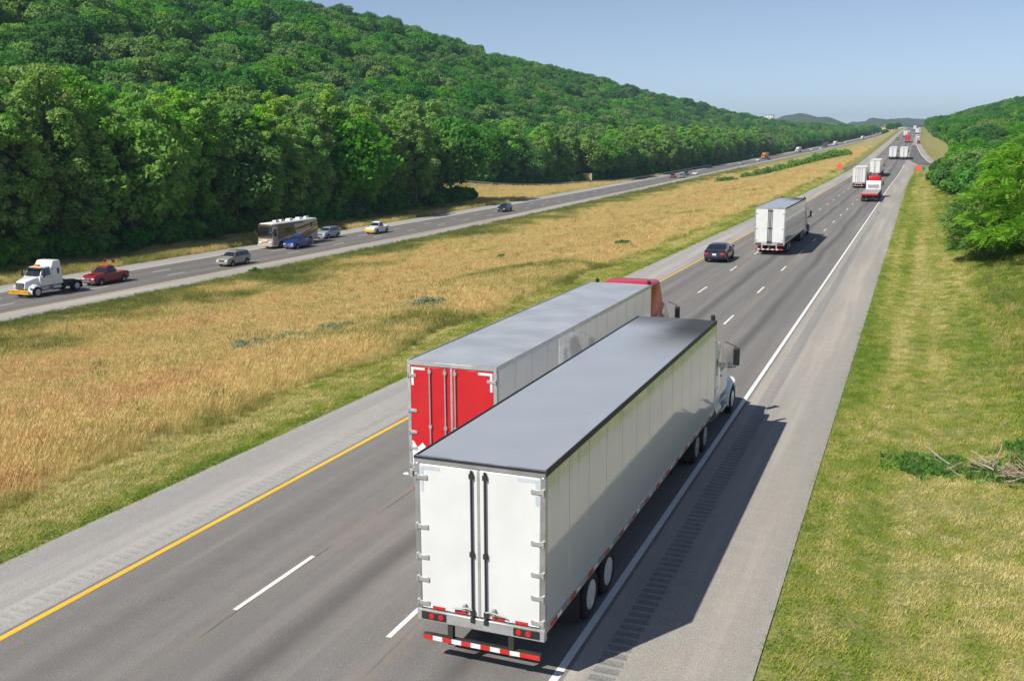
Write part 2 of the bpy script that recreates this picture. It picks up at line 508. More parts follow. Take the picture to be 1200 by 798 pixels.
# slip road joining from the right, with its white line
M_RAMP = asphalt('slip road asphalt', .15, streak=False)
ramp = strip('slip_road', M_RAMP, lambda y: np.interp(y, [342, 380, 430, 560], [16.5, 13.2, 12.5, 12.1]), lambda y: ramp_edge(y) - 2.2, 342, 560, zr, .006, kind='structure')
rb = MB()
rows = []
for (x, y), w in zip([(80, 300), (55, 318), (40, 327), (30, 333), (24, 339), (19.5, 350)], (3.4, 3.4, 3.6, 4, 4.6, 5.2)):
    rows.append([(x - w * .35, y - w * .8, float(zr(y)) + .010), (x + w * .35, y + w * .8, float(zr(y)) + .010)])
rb.grid(rows).build('slip_road_mouth', M_RAMP, ramp, flip=False)
strip('edge_line', M_WHITE, lambda y: ramp_edge(y) - 2.35, lambda y: ramp_edge(y) - 2.15, 346, YE, zr, .012, ramp)
gm = MB()
gm.grid([[(xr(338) + 11.2, 338, float(zr(338)) + .008), (xr(338) + 14.3, 338, float(zr(338)) + .008)], [(xr(350) + 11.3, 350, float(zr(350)) + .008), (xr(350) + 15, 346, float(zr(346)) + .008)], [(xr(380) + 11.6, 380, float(zr(380)) + .009), (xr(376) + 12.4, 376, float(zr(376)) + .009)]])
gm.build('gore_patch', M_SHOULDER, ramp, flip=False)

# far carriageway, towards the camera
fr_road = strip('far_road', M_ROADL, lambda y: NE(y) - 14.75, lambda y: NE(y) - 3.55, YB, YE, zl, 0, kind='structure', nseg=3)
fs = strip('far_road_shoulder', M_SHOULDER_L, lambda y: NE(y) - 3.55, lambda y: NE(y), YB, YE, zl, -.002, kind='structure')
strip('outer_band', M_SHOULDER_L, lambda y: NE(y) - WL, lambda y: NE(y) - 14.75, YB, YE, zl, -.002, fs)
strip('edge_line', M_YELLOW, lambda y: NE(y) - 3.8, lambda y: NE(y) - 3.64, YB, YE, zl, .004, fr_road)
strip('edge_line', M_WHITE, lambda y: NE(y) - 14.72, lambda y: NE(y) - 14.56, YB, YE, zl, .004, fr_road)
dash_me2 = np_mesh('lane_dash', [(-.07, 0, 0), (.07, 0, 0), (.07, 3.05, 0), (-.07, 3.05, 0)], [(0, 1, 2, 3)], M_WHITE)
for off, y0 in ((-7.35, 66.5), (-11.0, 68.3)):
    k = -3
    while y0 + 12.19 * k < 520:
        y = y0 + 12.19 * k; k += 1
        o = link('lane_dash', dash_me2, fr_road)
        o.location = (float(NE(y)) + off, y, float(zl(y)) + .005)
        o.rotation_euler = (math.atan(slope(zl, y)), 0, -math.atan(slope(NE, y)))

# ------------------------------------------------------------------ vehicle materials
M_RUB = pm('tyre rubber', (.018, .018, .019), .85, var=.3, dirt=(.10, .09, .075), dirtamt=.4)
M_BLACK = pm('black plastic', (.02, .02, .022), .55, dirt=(.09, .08, .07), dirtamt=.25)
M_CHASSIS = pm('chassis steel', (.03, .028, .027), .7, dirt=(.12, .09, .06), dirtamt=.5)
M_RIMW = pm('white wheel', (.62, .62, .60), .5, dirt=(.2, .16, .12), dirtamt=.5)
M_ALU = pm('aluminium', (.60, .60, .60), .35, metal=.85, dirt=(.2, .18, .15), dirtamt=.35)
M_GALV = pm('galvanised steel', (.47, .47, .46), .5, metal=.5, dirt=(.25, .2, .15), dirtamt=.4)
M_CHROME = pm('chrome', (.75, .76, .78), .12, metal=1.0)
M_GLASS = pm('dark window glass', (.012, .016, .018), .05, coat=.6, var=.2, spec=.7)
M_RED_L = pm('red lamp lens', (.55, .012, .012), .2, coat=.6)
M_CLEAR_L = pm('clear lamp lens', (.75, .78, .8), .12, coat=.8)
M_AMBER = pm('amber lamp lens', (.85, .22, .01), .25, coat=.5)
M_TAPE_R = pm('red reflective tape', (.6, .03, .02), .4)
M_TAPE_W = pm('white reflective tape', (.8, .8, .8), .4)
M_TAPE_G = pm('pale grey tape', (.52, .57, .62), .4)
M_PLATE = pm('number plate', (.75, .76, .74), .5)
def paintm(name, col, rough=.3): return pm(name, col, rough, coat=.5, var=.05, dirt=tuple(.45 * c + .07 for c in col), dirtamt=.25)
M_WTRAILER = pm('white trailer doors', (.68, .68, .67), .4, var=.05, sc=1.2, dirt=(.55, .53, .48), dirtamt=.35)
M_WCAB = paintm('white truck paint', (.80, .81, .80))
M_RCAB = pm('red truck paint', (.55, .005, .010), .28, coat=.1, var=.05)
M_BLUCAB = paintm('dark maroon truck paint', (.12, .02, .025))
M_DKCAB = paintm('dark truck paint', (.03, .045, .09))

def side_material(name, col, grime):
    """aluminium trailer skin: slightly wavy painted sheet that mirrors the road, streaked with grime from the top rail"""
    t = NT(name); co = t.obj(); p = t.pos()
    st = t.noise(t.scale(p, (1, 3.2, .22)), 1.4, 5, .7)
    o = t.xyz(p)
    hi = t.mapr(o[2], 3.1, 4.0, 0, 1)
    c = t.mix(t.mapr(t.noise(p, .8, 3), .3, .7, 0, .35), col, [x * .86 for x in col])
    c = t.mix(t.math('MULTIPLY', t.mapr(st, .45, .72, 0, .7), t.math('ADD', .12, t.math('MULTIPLY', hi, .88))), c, grime)
    t.base(c); t.rough(.3); t.b.inputs['Coat Weight'].default_value = 1.0; t.b.inputs['Coat IOR'].default_value = 1.75; t.b.inputs['Coat Roughness'].default_value = .045
    t.b.inputs['Metallic'].default_value = .12
    n = t.noise(t.scale(p, (1, 1.2, .28)), 1.6, 3, .55)
    t.bump(n, .13, .05)
    return t.m
M_SIDE = side_material('grimy white trailer side', (.70, .71, .71), (.33, .32, .305))
M_SIDE_B = side_material('clean white trailer side', (.72, .73, .73), (.5, .5, .48))
M_SIDE_C = side_material('grey trailer side', (.45, .46, .46), (.25, .25, .24))
def roof_material(name, soot):
    t = NT(name); p = t.obj(); o = t.xyz(p)
    n = t.noise(p, .7, 4, .6); m = t.noise(t.scale(p, (.5, 3, 1)), 2, 4, .6)
    c = t.mix(n, (.40, .42, .44), (.52, .54, .56))
    c = t.mix(t.mapr(m, .5, .8, 0, .4), c, (.5, .5, .5))
    sp = t.noise(p, 9, 2, .5)
    c = t.mix(t.mapr(sp, .74, .8, 0, .35), c, (.6, .6, .6))
    if soot:
        # exhaust soot blown back from the stack at the front right corner
        a = t.math('MULTIPLY', t.mapr(o[1], 8.8, 14.6, 0, 1), t.mapr(t.math('ADD', o[0], t.math('MULTIPLY', t.math('SUBTRACT', n, .5), .8)), -.9, .7, 0, 1))
        a = t.math('MAXIMUM', a, t.mapr(t.math('ADD', o[1], t.math('MULTIPLY', o[0], .6)), 13.4, 15.6, 0, .75))
        t.con(t.math('MULTIPLY_ADD', a, -.45, .5), t.b.inputs['Specular IOR Level'])
        c = t.mix(t.math('MULTIPLY', a, .93), c, (.025, .027, .03)); t.sooty = a
        b = t.mapr(o[1], 13.6, 15.4, 0, .35)
        c = t.mix(b, c, (.08, .085, .09))
    t.base(c); t.rough(t.mapr(n, .3, .7, .24, .36)); t.b.inputs['Metallic'].default_value = .3
    if soot: t.con(t.math('MULTIPLY_ADD', t.sooty, -.3, .3), t.b.inputs['Metallic']); t.rough(t.math('MULTIPLY_ADD', t.sooty, .35, .3))
    t.bump(t.noise(t.scale(p, (.25, 1.6, 1)), 1.2, 3), .12, .03)
    return t.m
M_ROOF_S = roof_material('sooty trailer roof', True)
M_ROOF = roof_material('trailer roof', False)
M_ROOF_B = pm('pale grey trailer roof', (.50, .52, .54), .4, metal=.3, var=.12, sc=.8, dirt=(.38, .39, .4), dirtamt=.5)
M_ROOF_W = pm('white trailer roof', (.72, .73, .73), .45, dirt=(.4, .4, .38), dirtamt=.5)

# ------------------------------------------------------------------ wheels
_wc = {}
def wheel(parent, x, y, rad, w, side, rim=None, n=28):
    """outer face at x; side=+1 faces +X"""
    rim = rim or M_ALU
    key = (rad, w, rim.name, n)
    if key not in _wc:
        b = MB()
        b.lathe_x([(0 - .02, rad * .58), (-.0, rad * .70), (-.005, rad * .86), (-.035, rad * .965), (-.06, rad), (-w + .06, rad), (-w + .035, rad * .965), (-w, rad * .86), (-w, rad * .6), (-.05, rad * .58)], n, close=True)
        tm = b.mesh('wheel', M_RUB, 50)
        b = MB()
        b.lathe_x([(-.012, rad * .60), (-.05, rad * .55), (-.15, rad * .49), (-.13, rad * .34), (-.11, rad * .22), (.0, rad * .19), (.012, rad * .12), (.012, .001)], n)
        for k in range(8):
            a = k * math.pi / 4
            b.cyl((-.15, rad * .4 * math.cos(a), rad * .4 * math.sin(a)), (-.115, rad * .4 * math.cos(a), rad * .4 * math.sin(a)), rad * .055, n=6)
        rm = b.mesh('rim', rim, 50)
        _wc[key] = (tm, rm)
    tm, rm = _wc[key]
    o = link('wheel', tm, parent); o.location = (x, y, rad)
    if side < 0: o.rotation_euler.z = math.pi
    link('rim', rm, o)
    return o

# ------------------------------------------------------------------ semi trailer
TW = 1.295
def trailer(root, Lt=16.15, top=4.11, side=None, roof=None, door=None, rail=None, detail=2, taped=True, rods=(-.13, .14), tandem=(2.85, 4.1), rim=None, doorpair=None):
    side = side or M_SIDE; roof = roof or M_ROOF; door = door or M_WTRAILER; rail = rail or M_BLACK; rim = rim or M_RIMW
    zb = 1.16
    MB().box(-1.255, 1.255, .06, Lt - .03, zb - .1, top - .06).build('cargo_box', M_ALU, root)
    # side panels, riveted sheets with open joints
    npan = 13 if detail > 1 else 7
    pw = (Lt - .12) / npan
    pm_ = MB().box(-.014, .014, .010, pw - .010, 0, top - .115 - zb, .004, 1).mesh('side_panel', side)
    for s in (-1, 1):
        for k in range(npan):
            o = link('side_panel', pm_, root); o.location = (s * (TW - .016), .07 + k * pw, zb)
        b = MB().box(s * TW - .03, s * TW + .012, 0, Lt, top - .115, top + .006, .008, 1); b.build('top_rail', rail, root)
        b = MB().box(s * TW - .05, s * TW + .008, .02, Lt, 1.0, zb, .008, 1); br = b.build('bottom_rail', M_ALU, root)
        if detail > 0:
            n = 14 if detail > 1 else 7
            for k in range(n):
                y = .45 + k * (Lt - 1.2) / (n - 1)
                MB().box(s * TW + .009, s * TW + .013, y - .23, y + .13, 1.04, 1.11).build('reflective_tape', M_TAPE_R, br)
                MB().box(s * TW + .009, s * TW + .013, y + .16, y + .40, 1.04, 1.11).build('reflective_tape', M_TAPE_W, br)
    b = MB()
    b.grid([[(x, y, top - .012 + .02 * (1 - (x / TW) ** 2)) for x in np.linspace(-TW + .03, TW - .03, 7)] for y in np.linspace(.0, Lt, 16)])
    b.build('roof', roof, root, flip=False)
    MB().box(-TW, TW, Lt - .03, Lt + .02, 1.0, top - .012, .01, 1).build('front_wall', M_ALU, root)
    # rear frame
    b = MB()
    for s in (-1, 1): b.box(s * (TW - .045) - .05, s * (TW - .045) + .05, -.055, .06, 1.02, top - .115, .01, 1)
    b.box(-TW, TW, -.055, .05, top - .115, top + .004, .01, 1)
    sill = b.build('rear_frame', M_ALU if detail < 2 or door is M_WTRAILER else M_GALV, root)
    b = MB().box(-TW, TW, -.075, .06, .86, 1.09, .015, 1); b.build('sill', M_GALV, root)
    if rail is M_BLACK: MB().box(-TW - .004, TW + .004, -.062, -.05, top - .035, top + .008).build('header_seal', M_BLACK, root)
    for s in (-1, 1):
        d = MB().box(min(s * .015, s * (TW - .1)), max(s * .015, s * (TW - .1)), -.05, -.005, 1.12, top - .13, .012, 1).build('door', door, root)
        if detail > 0:
            xo = s * (TW - .1)
            for hz in ((1.22, 1.70, 2.15, 2.75, 3.72) if detail > 1 else (1.3, 2.3, 3.6)):
                MB().box(min(xo - s * .17, xo + s * .07), max(xo - s * .17, xo + s * .07), -.075, -.048, hz - .045, hz + .045, .008, 1).cyl((xo + s * .07, -.07, hz - .06), (xo + s * .07, -.07, hz + .06), .022, n=8).build('hinge', M_GALV, d)
        if detail > 1 and taped:
            MB().box(min(xo - s * .02, xo - s * .42), max(xo - s * .02, xo - s * .42), -.055, -.05, top - .23, top - .165).build('corner_tape', M_TAPE_G if door is M_WTRAILER else M_TAPE_W, d)
            MB().box(min(xo - s * .02, xo - s * .085), max(xo - s * .02, xo - s * .085), -.055, -.05, top - .66, top - .235).build('corner_tape', M_TAPE_G if door is M_WTRAILER else M_TAPE_W, d)
            for k in range(2):
                x = s * (.38 + .46 * k)
                MB().box(x - .13, x + .13, -.055, -.05, 1.13, 1.185).build('reflective_tape', M_TAPE_R, d)
                MB().box(x + s * .16 - .06 - (0 if s > 0 else 0), x + s * .16 + .11, -.054, -.05, 1.13, 1.185).build('reflective_tape', M_TAPE_W, d)
    MB().box(-.03, .03, -.056, -.03, 1.12, top - .13, .006, 1).build('centre_seal', M_GALV, root)
    for x in rods:
        b = MB().cyl((x, -.085, 1.02), (x, -.085, top - .14), .021, n=10)
        for z in (1.05, 1.2, 2.35, top - .25): b.box(x - .045, x + .045, -.1, -.05, z - .05, z + .05, .006, 1)
        r = b.build('lock_rod', M_GALV if door is not M_WTRAILER else M_CHASSIS, root)
        if detail > 1 and abs(x) < .5:
            s = 1 if x > 0 else -1
            MB().tube([(x, -.1, 1.26), (x + s * .1, -.12, 1.29), (x + s * .42, -.115, 1.24)], [.018, .018, .014], 8).box(x + s * .16 - .03, x + s * .16 + .03, -.125, -.05, 1.22, 1.35, .006, 1).build('door_handle', M_GALV, r)
    # lamps
    for s in (-1, 1):
        h = MB().box(min(s * .68, s * 1.2), max(s * .68, s * 1.2), -.09, -.06, .90, 1.06, .01, 1).build('lamp_housing', M_BLACK, root)
        for x in (.79, .98): MB().cyl((s * x, -.088, .98), (s * x, -.104, .98), .06, .05, 14).build('tail_light', M_RED_L, h)
    if detail == 1:
        for x in (-.15, 0, .15): MB().box(x - .04, x + .04, -.07, -.05, top - .08, top - .05, .005, 1).build('marker_lamp', M_RED_L, sill)
    # under-run bar
    bu = MB().box(-1.2, 1.2, -.04, .07, .46, .57, .008, 1).build('rear_bumper', M_CHASSIS, root)
    for x in (-.62, .62): MB().box(x - .055, x + .055, -.045, .06, .44, .9, .006, 1).build('bumper_post', M_GALV if detail < 2 else M_CHASSIS, bu)
    if detail > 0:
        n = 12
        for k in range(n):
            x0 = -1.19 + 2.38 * k / n
            w = 2.38 / n
            m = M_TAPE_R if (k % 2 == 0 or k == n - 1) else M_TAPE_W
            MB().box(x0, x0 + w, -.046, -.0405, .47, .56).build('reflective_tape', m, bu)
    # running gear
    b = MB()
    for s in (-1, 1): b.box(s * .55 - .07, s * .55 + .07, 1.2, 4.6, .75, 1.06)
    for k in range(int(Lt / 1.2)): b.box(-1.24, 1.24, .6 + k * 1.2, .68 + k * 1.2, .94, 1.05)
    for y in tandem: b.cyl((-1.0, y, .52), (1.0, y, .52), .085, n=10)
    b.build('chassis', M_CHASSIS, root)
    for s in (-1, 1):
        for y in tandem:
            wheel(root, s * 1.28, y, .515, .27, s, rim)
            wheel(root, s * .96, y, .515, .27, s, rim)
        MB().box(min(s * .66, s * 1.26), max(s * .66, s * 1.26), tandem[0] - .78, tandem[0] - .765, .22, .98).build('mud_flap', M_BLACK, root)
        MB().box(s * .75 - .06, s * .75 + .06, Lt - 4.2, Lt - 4.08, .28, 1.05).box(s * .75 - .15, s * .75 + .15, Lt - 4.28, Lt - 4.0, .22, .29).build('landing_leg', M_CHASSIS, root)

# ------------------------------------------------------------------ tractor (its back of cab at y = 0.6 past y0)
def tractor(root, y0, paint, drive=(-2.25, -.98), roof_top=3.75, rim=None, chassis=None, bumper=None, high=True, shift=0.0, detail=2, visor=False, stacks=True, front=6.35, sl=2.1, cl=1.75):
    rim = rim or M_ALU; bumper = bumper or M_CHROME
    y = y0 + .55
    cf = y + sl            # sleeper front / cab back
    wf = cf + cl          # cab front (base of windscreen)
    hf = y0 + front         # hood front
    b = MB()
    for s in (-1, 1): b.box(s * .42 - .05, s * .42 + .05, y0 + drive[0] - .75, hf - .3, .72, .98)
    b.box(-.4, .4, y0 + drive[0] - .7, y0 + drive[0] - .6, .74, .95).box(-.4, .4, y, y + .1, .74, .95)
    for d in drive: b.cyl((-.95, y0 + d, .51), (.95, y0 + d, .51), .1, n=10)
    b.cyl((-.95, hf - 1.15, .51), (.95, hf - 1.15, .51), .07, n=8)
    b.build('frame', M_CHASSIS, root)
    MB().cyl((0, y0 - 1.5, 1.0), (0, y0 - 1.5, 1.08), .48, n=20).box(-.45, .45, y0 - 1.9, y0 - 1.2, .95, 1.02).build('fifth_wheel', M_CHASSIS, root)
    # sleeper with raised roof
    b = MB().tbox(1.2, y, cf + .05, 1.0, 1.16, y + .08, cf + .02, 2.75, .1, 3)
    b.tbox(1.17, y + .04, cf + .35, 2.6, 1.06, y + .1, cf - .08 * sl, roof_top, .16, 3)
    slp = b.build('sleeper', paint, root, 50)
    for s in (-1, 1):
        MB().box(s * 1.175 - .012, s * 1.175 + .012, y + sl * .36, y + sl * .62, 2.05, 2.6, .02, 2).build('sleeper_window', M_GLASS, slp)
        MB().box(s * 1.2 - .012, s * 1.2 + .006, y + sl * .15, y + sl * .5, 1.1, 1.65, .02, 2).build('locker_door', paint, slp)
    # cab
    b = MB()
    b.hexa([(-1.1, cf, 1.02), (1.1, cf, 1.02), (1.08, wf + .15, 1.02), (-1.08, wf + .15, 1.02), (-1.1, cf, 2.0), (1.1, cf, 2.0), (1.06, wf + .18, 1.95), (-1.06, wf + .18, 1.95)], .05, 2)
    b.hexa([(-1.09, cf, 1.9), (1.09, cf, 1.9), (1.03, wf + .12, 1.9), (-1.03, wf + .12, 1.9), (-.98, cf + .02, 2.92), (.98, cf + .02, 2.92), (.9, wf - .38, 2.82), (-.9, wf - .38, 2.82)], .07, 3)
    cb = b.build('cab', paint, root, 50)
    for s in (-1, 1):
        g = MB()
        P = [(1.1, cf + .35, 2.02), (1.08, wf - .08, 1.98), (.965, wf - .38, 2.68), (1.0, cf + .35, 2.72)]
        P = [(s * (px + .012), py, pz) for px, py, pz in P]
        g.hexa([(q[0] - s * .02, q[1], q[2]) for q in P] + P)
        g.build('side_window', M_GLASS, cb)
        MB().box(s * 1.105 - .012, s * 1.105 + .012, cf + .22, wf - .02, 1.12, 1.94, .01, 1).build('door_panel', paint, cb)
        MB().box(s * 1.12 - .01, s * 1.12 + .02, cf + .32, cf + .5, 1.78, 1.83, .006, 1).build('door_handle', M_BLACK, cb)
    g = MB()
    for s in (-1, 1):
        P = [(s * .03, wf + .135, 1.98), (s * .93, wf + .075, 1.98), (s * .82, wf - .345, 2.72), (s * .03, wf - .30, 2.74)]
        g.hexa([(q[0], q[1] - .02, q[2] - .01) for q in P] + [(q[0], q[1] + .025, q[2] + .012) for q in P])
    g.build('windscreen', M_GLASS, cb)
    if visor: MB().hexa([(-.95, wf - .42, 2.72), (.95, wf - .42, 2.72), (.98, wf + .02, 2.66), (-.98, wf + .02, 2.66), (-.95, wf - .42, 2.8), (.95, wf - .42, 2.8), (.98, wf + .02, 2.70), (-.98, wf + .02, 2.70)]).build('sun_visor', M_BLACK, cb)
    # hood
    b = MB().hexa([(-.95, wf + .1, .95), (.95, wf + .1, .95), (.62, hf - .12, .8), (-.62, hf - .12, .8), (-.9, wf + .1, 1.98), (.9, wf + .1, 1.98), (.58, hf - .25, 1.62), (-.58, hf - .25, 1.62)], .12, 3)
    hd = b.build('hood', paint, root, 50)
    gr = MB().box(-.48, .48, hf - .2, hf - .1, .82, 1.5, .03, 2).build('grille', M_BLACK, hd)
    for k in range(6 if detail > 1 else 0): MB().box(-.46, .46, hf - .1, hf - .09, .88 + .1 * k, .905 + .1 * k).build('grille_bar', M_CHROME, gr)
    # fenders as arched shells
    fy = hf - 1.15
    for s in (-1, 1):
        b = MB(); rows = []
        for k in range(13):
            a = math.pi * (k / 12) * 1.02 - .04
            r = .66
            yy = fy + r * math.cos(a) * 1.12; zz = .52 + r * math.sin(a) * (1.0 if a < 1.6 else .95)
            rows.append([(s * .55, yy, zz + .25), (s * .95, yy, zz + .1), (s * 1.16, yy, zz), (s * 1.22, yy, zz - .1), (s * 1.18, yy, zz - .13)])
        b.grid(rows).build('fender', paint, root, 60)
        MB().tube([(s * 1.02, fy + .7, 1.02), (s * 1.0, fy + .82, 1.0)], [.16, .12], 14).build('headlight', M_CLEAR_L, root)
        wheel(root, s * 1.24, fy, .51, .28, s, rim)
        for d in drive:
            wheel(root, s * 1.24, y0 + d, .51, .27, s, rim); wheel(root, s * .93, y0 + d, .51, .27, s, rim)
        MB().box(min(s * .62, s * 1.22), max(s * .62, s * 1.22), y0 + drive[0] - .72, y0 + drive[0] - .7, .25, 1.0).build('mud_flap', M_BLACK, root)
        # tank, steps
        b = MB().cyl((s * .92, y + .35, .72), (s * .92, cf + .15, .72), .3, n=20)
        b.build('fuel_tank', M_ALU, root)
        MB().box(min(s * .75, s * 1.22), max(s * .75, s * 1.22), cf + .3, wf - .25, .52, .6, .02, 2).box(min(s * .8, s * 1.16), max(s * .8, s * 1.16), cf + .3, wf - .25, .86, .92, .02, 2).box(min(s * .72, s * .8), max(s * .72, s * .8), cf + .3, wf - .25, .4, 1.02).build('cab_step', M_ALU, root)
        # mirror on tubular arms
        mx = s * 1.42; my = wf - .02
        m = MB().tube([(s * 1.0, my, 2.75), (mx - s * .06, my, 2.62), (mx, my, 2.55)], .016, 6).tube([(s * 1.05, my, 1.82), (mx - s * .04, my, 1.85), (mx, my, 1.9)], .016, 6).build('mirror_arm', M_BLACK, root)
        mm = MB().box(mx - .11, mx + .11, my - .07, my + .06, 1.92, 2.56, .035, 2).build('mirror', M_BLACK if paint is not M_WCAB or detail > 1 else M_BLACK, root)
        MB().box(mx - .085, mx + .085, my - .076, my - .069, 1.99, 2.5, .003, 1).build('mirror_glass', M_GLASS, mm)
        MB().cyl((mx - s * .2, my - .02, 1.95), (mx - s * .2, my - .06, 1.95), .1, n=14).build('convex_mirror', M_CHROME, mm)
        if stacks and (stacks is True or stacks == s):
            MB().cyl((s * 1.1, y - .14, 1.0), (s * 1.1, y - .14, 2.3), .11, n=12).tube([(s * 1.1, y - .14, 2.3), (s * 1.1, y - .14, 4.02), (s * 1.1, y - .2, 4.2)], [.07, .07, .075], 12).build('exhaust_stack', M_CHASSIS, root)
    MB().box(-1.18, 1.18, hf - .12, hf + .05, .36, .72, .05, 2).build('bumper', bumper, root)
    for x in (-.6, -.3, 0, .3, .6): MB().box(x - .05, x + .05, wf - .62, wf - .5, 2.84, 2.9, .01, 1).build('marker_lamp', M_AMBER, cb)
    return dict(cf=cf, wf=wf, hf=hf, y=y)

def place_right(name, label, cat, x, Y, group=None):
    o = empty(name, (x + float(xr(Y)), Y, float(zr(Y))), -math.atan(slope(xr, Y)), math.atan(slope(zr, Y + 8)))
    return tag(o, label, cat, group)
def place_left(name, label, cat, off, Y, group=None):
    """vehicles on the far carriageway head towards the camera; Y is the front of the vehicle's origin"""
    o = empty(name, (float(NE(Y)) + off, Y, float(zl(Y))), math.pi - math.atan(slope(NE, Y)), -math.atan(slope(zl, Y)))
    return tag(o, label, cat, group)

GR = 'vehicles driving away on the near carriageway'
GL = 'vehicles approaching on the far carriageway'

t = place_right('semi_truck', 'nearest white box trailer truck with white rear doors and sooty grey roof', 'truck', 9.604, 15.88, GR)
trailer(t, side=M_SIDE, roof=M_ROOF_S, door=M_WTRAILER, rail=M_BLACK)
tractor(t, 16.15, M_WCAB, stacks=1, roof_top=3.25, sl=1.15, front=5.25)

t = place_right('semi_truck', 'box trailer truck with red rear doors and red cab beside the nearest white truck', 'truck', 5.606, 23.2, GR)
M_RDOOR = pm('red trailer doors', (.52, .012, .018), .38, var=.06, sc=1.5, dirt=(.4, .1, .08), dirtamt=.2)
trailer(t, side=M_SIDE_B, roof=M_ROOF_B, door=M_RDOOR, rail=M_ALU, rods=(-.62, -.17, .12))
tractor(t, 16.15, M_RCAB, roof_top=4.02)
pl = MB()
pl.hexa([(-1.0, -.062, 1.55), (-.78, -.062, 1.77), (-.78, -.056, 1.77), (-1.0, -.056, 1.55), (-1.1, -.062, 1.66), (-.88, -.062, 1.88), (-.88, -.056, 1.88), (-1.1, -.056, 1.66)])
pl.build('placard', M_TAPE_W, t)
b = MB(); b.hexa([(-1.19, -.06, 1.13), (-.62, -.06, 1.13), (-.62, -.055, 1.13), (-1.19, -.055, 1.13), (-1.19, -.06, 1.92), (-1.15, -.06, 1.9), (-1.15, -.055, 1.9), (-1.19, -.055, 1.92)]); b.build('door_patch', M_TAPE_W, t)

t = place_right('semi_truck', 'white box trailer truck with dark maroon cab just ahead of the black sedan', 'truck', 4.95, 89.0, GR)
trailer(t, Lt=16.15, side=M_SIDE_C, roof=M_ROOF_S, door=M_WTRAILER, rail=M_CHASSIS, detail=1, rods=(-.17, -.06, .06, .17), rim=M_RIMW)
tractor(t, 16.15, M_BLUCAB, detail=1)

t = place_right('semi_truck', 'white box trailer truck in the middle lane alongside the empty flatbed', 'truck', 5.3, 216, GR)
trailer(t, Lt=14.6, side=M_SIDE_B, roof=M_ROOF_W, door=M_WTRAILER, rail=M_ALU, detail=1, rods=(-.6, -.2, .2, .6))
tractor(t, 14.6, M_WCAB, detail=1)
t = place_right('semi_truck', 'white box trailer truck directly in front of the red flatbed cab', 'truck', 5.75, 268, GR)
trailer(t, Lt=16.15, side=M_SIDE_B, roof=M_ROOF_W, door=M_WTRAILER, rail=M_ALU, detail=1)
tractor(t, 16.15, M_DKCAB, detail=1)
t = place_right('semi_truck', 'left one of the two distant white box trailers driving abreast', 'truck', 6.4, 388, GR)
trailer(t, Lt=16.15, side=M_SIDE_B, roof=M_ROOF_W, door=M_WTRAILER, rail=M_ALU, detail=0)
tractor(t, 16.15, M_DKCAB, detail=1)
t = place_right('semi_truck', 'right one of the two distant white box trailers driving abreast', 'truck', 10.1, 386, GR)
trailer(t, Lt=16.15, side=M_SIDE_B, roof=M_ROOF_W, door=M_WTRAILER, rail=M_ALU, detail=0)
tractor(t, 16.15, M_WCAB, detail=1)
t = place_right('semi_truck', 'distant box trailer truck with an all red rear near the top of the rise', 'truck', 8.3, 600, GR)
trailer(t, Lt=14.6, side=pm('red trailer side', (.5, .03, .03), .4), roof=pm('red trailer roof', (.45, .03, .03), .5), door=M_RDOOR, rail=M_RDOOR, detail=0)
tractor(t, 14.6, M_RCAB, detail=1)
for X, Y, lb in ((5.2, 735, 'tiny far white box truck in the middle lane near the crest'), (12.0, 830, 'tiny far white box truck in the right lane near the crest'), (9.0, 1000, 'tiny farthest white box truck at the crest of the road')):
    t = place_right('semi_truck', lb, 'truck', X, Y, GR)
    trailer(t, Lt=14.6, side=M_SIDE_B, roof=M_ROOF_W, door=M_WTRAILER, rail=M_ALU, detail=0)
    tractor(t, 14.6, M_WCAB, detail=1)

# flatbed with a red cab
t = place_right('flatbed_truck', 'empty flatbed trailer truck with red cab and white headboard', 'truck', 9.45, 171.5, GR)
b = MB().box(-1.29, 1.29, 0, 13.5, 1.2, 1.36, .02, 1)
for k in range(26): b.box(-1.28, 1.28, .05 + k * .515, .52 + k * .515, 1.36, 1.385)
b.build('deck', pm('worn grey flatbed deck', (.36, .35, .34), .6, dirt=(.2, .17, .13), dirtamt=.5), t)
MB().box(-1.29, 1.29, -.03, .0, 1.06, 1.34).build('rear_sill', M_RCAB, t)
for s in (-1, 1):
    MB().box(s * .95 - .22, s * .95 + .22, -.05, -.02, 1.14, 1.28, .01, 1).build('tail_light', M_RED_L, t)
    MB().box(s * 1.295 - .01, s * 1.295 + .01, .1, 13.4, 1.22, 1.33).build('side_rail', M_CHASSIS, t)
    for y in (1.4, 2.65): wheel(t, s * 1.28, y, .5, .27, s, M_ALU); wheel(t, s * .96, y, .5, .27, s, M_ALU)
    MB().box(min(s * .66, s * 1.26), max(s * .66, s * 1.26), .5, .515, .2, 1.0).build('mud_flap', M_BLACK, t)
b = MB()
for s in (-1, 1): b.box(s * .5 - .07, s * .5 + .07, .1, 13.3, .85, 1.2)
b.box(-1.2, 1.2, -.02, .1, .5, .62).box(-.6, -.5, -.02, .08, .6, 1.06).box(.5, .6, -.02, .08, .6, 1.06)
b.build('chassis', M_CHASSIS, t)
MB().box(-1.2, 1.2, 13.42, 13.52, 1.36, 2.85, .03, 2).build('headboard', M_WCAB, t)
MB().box(-.9, .9, 13.38, 13.42, 1.6, 2.2, .02, 1).build('headboard_rack', M_ALU, t)
tractor(t, 13.5, M_RCAB, roof_top=3.6, detail=1)

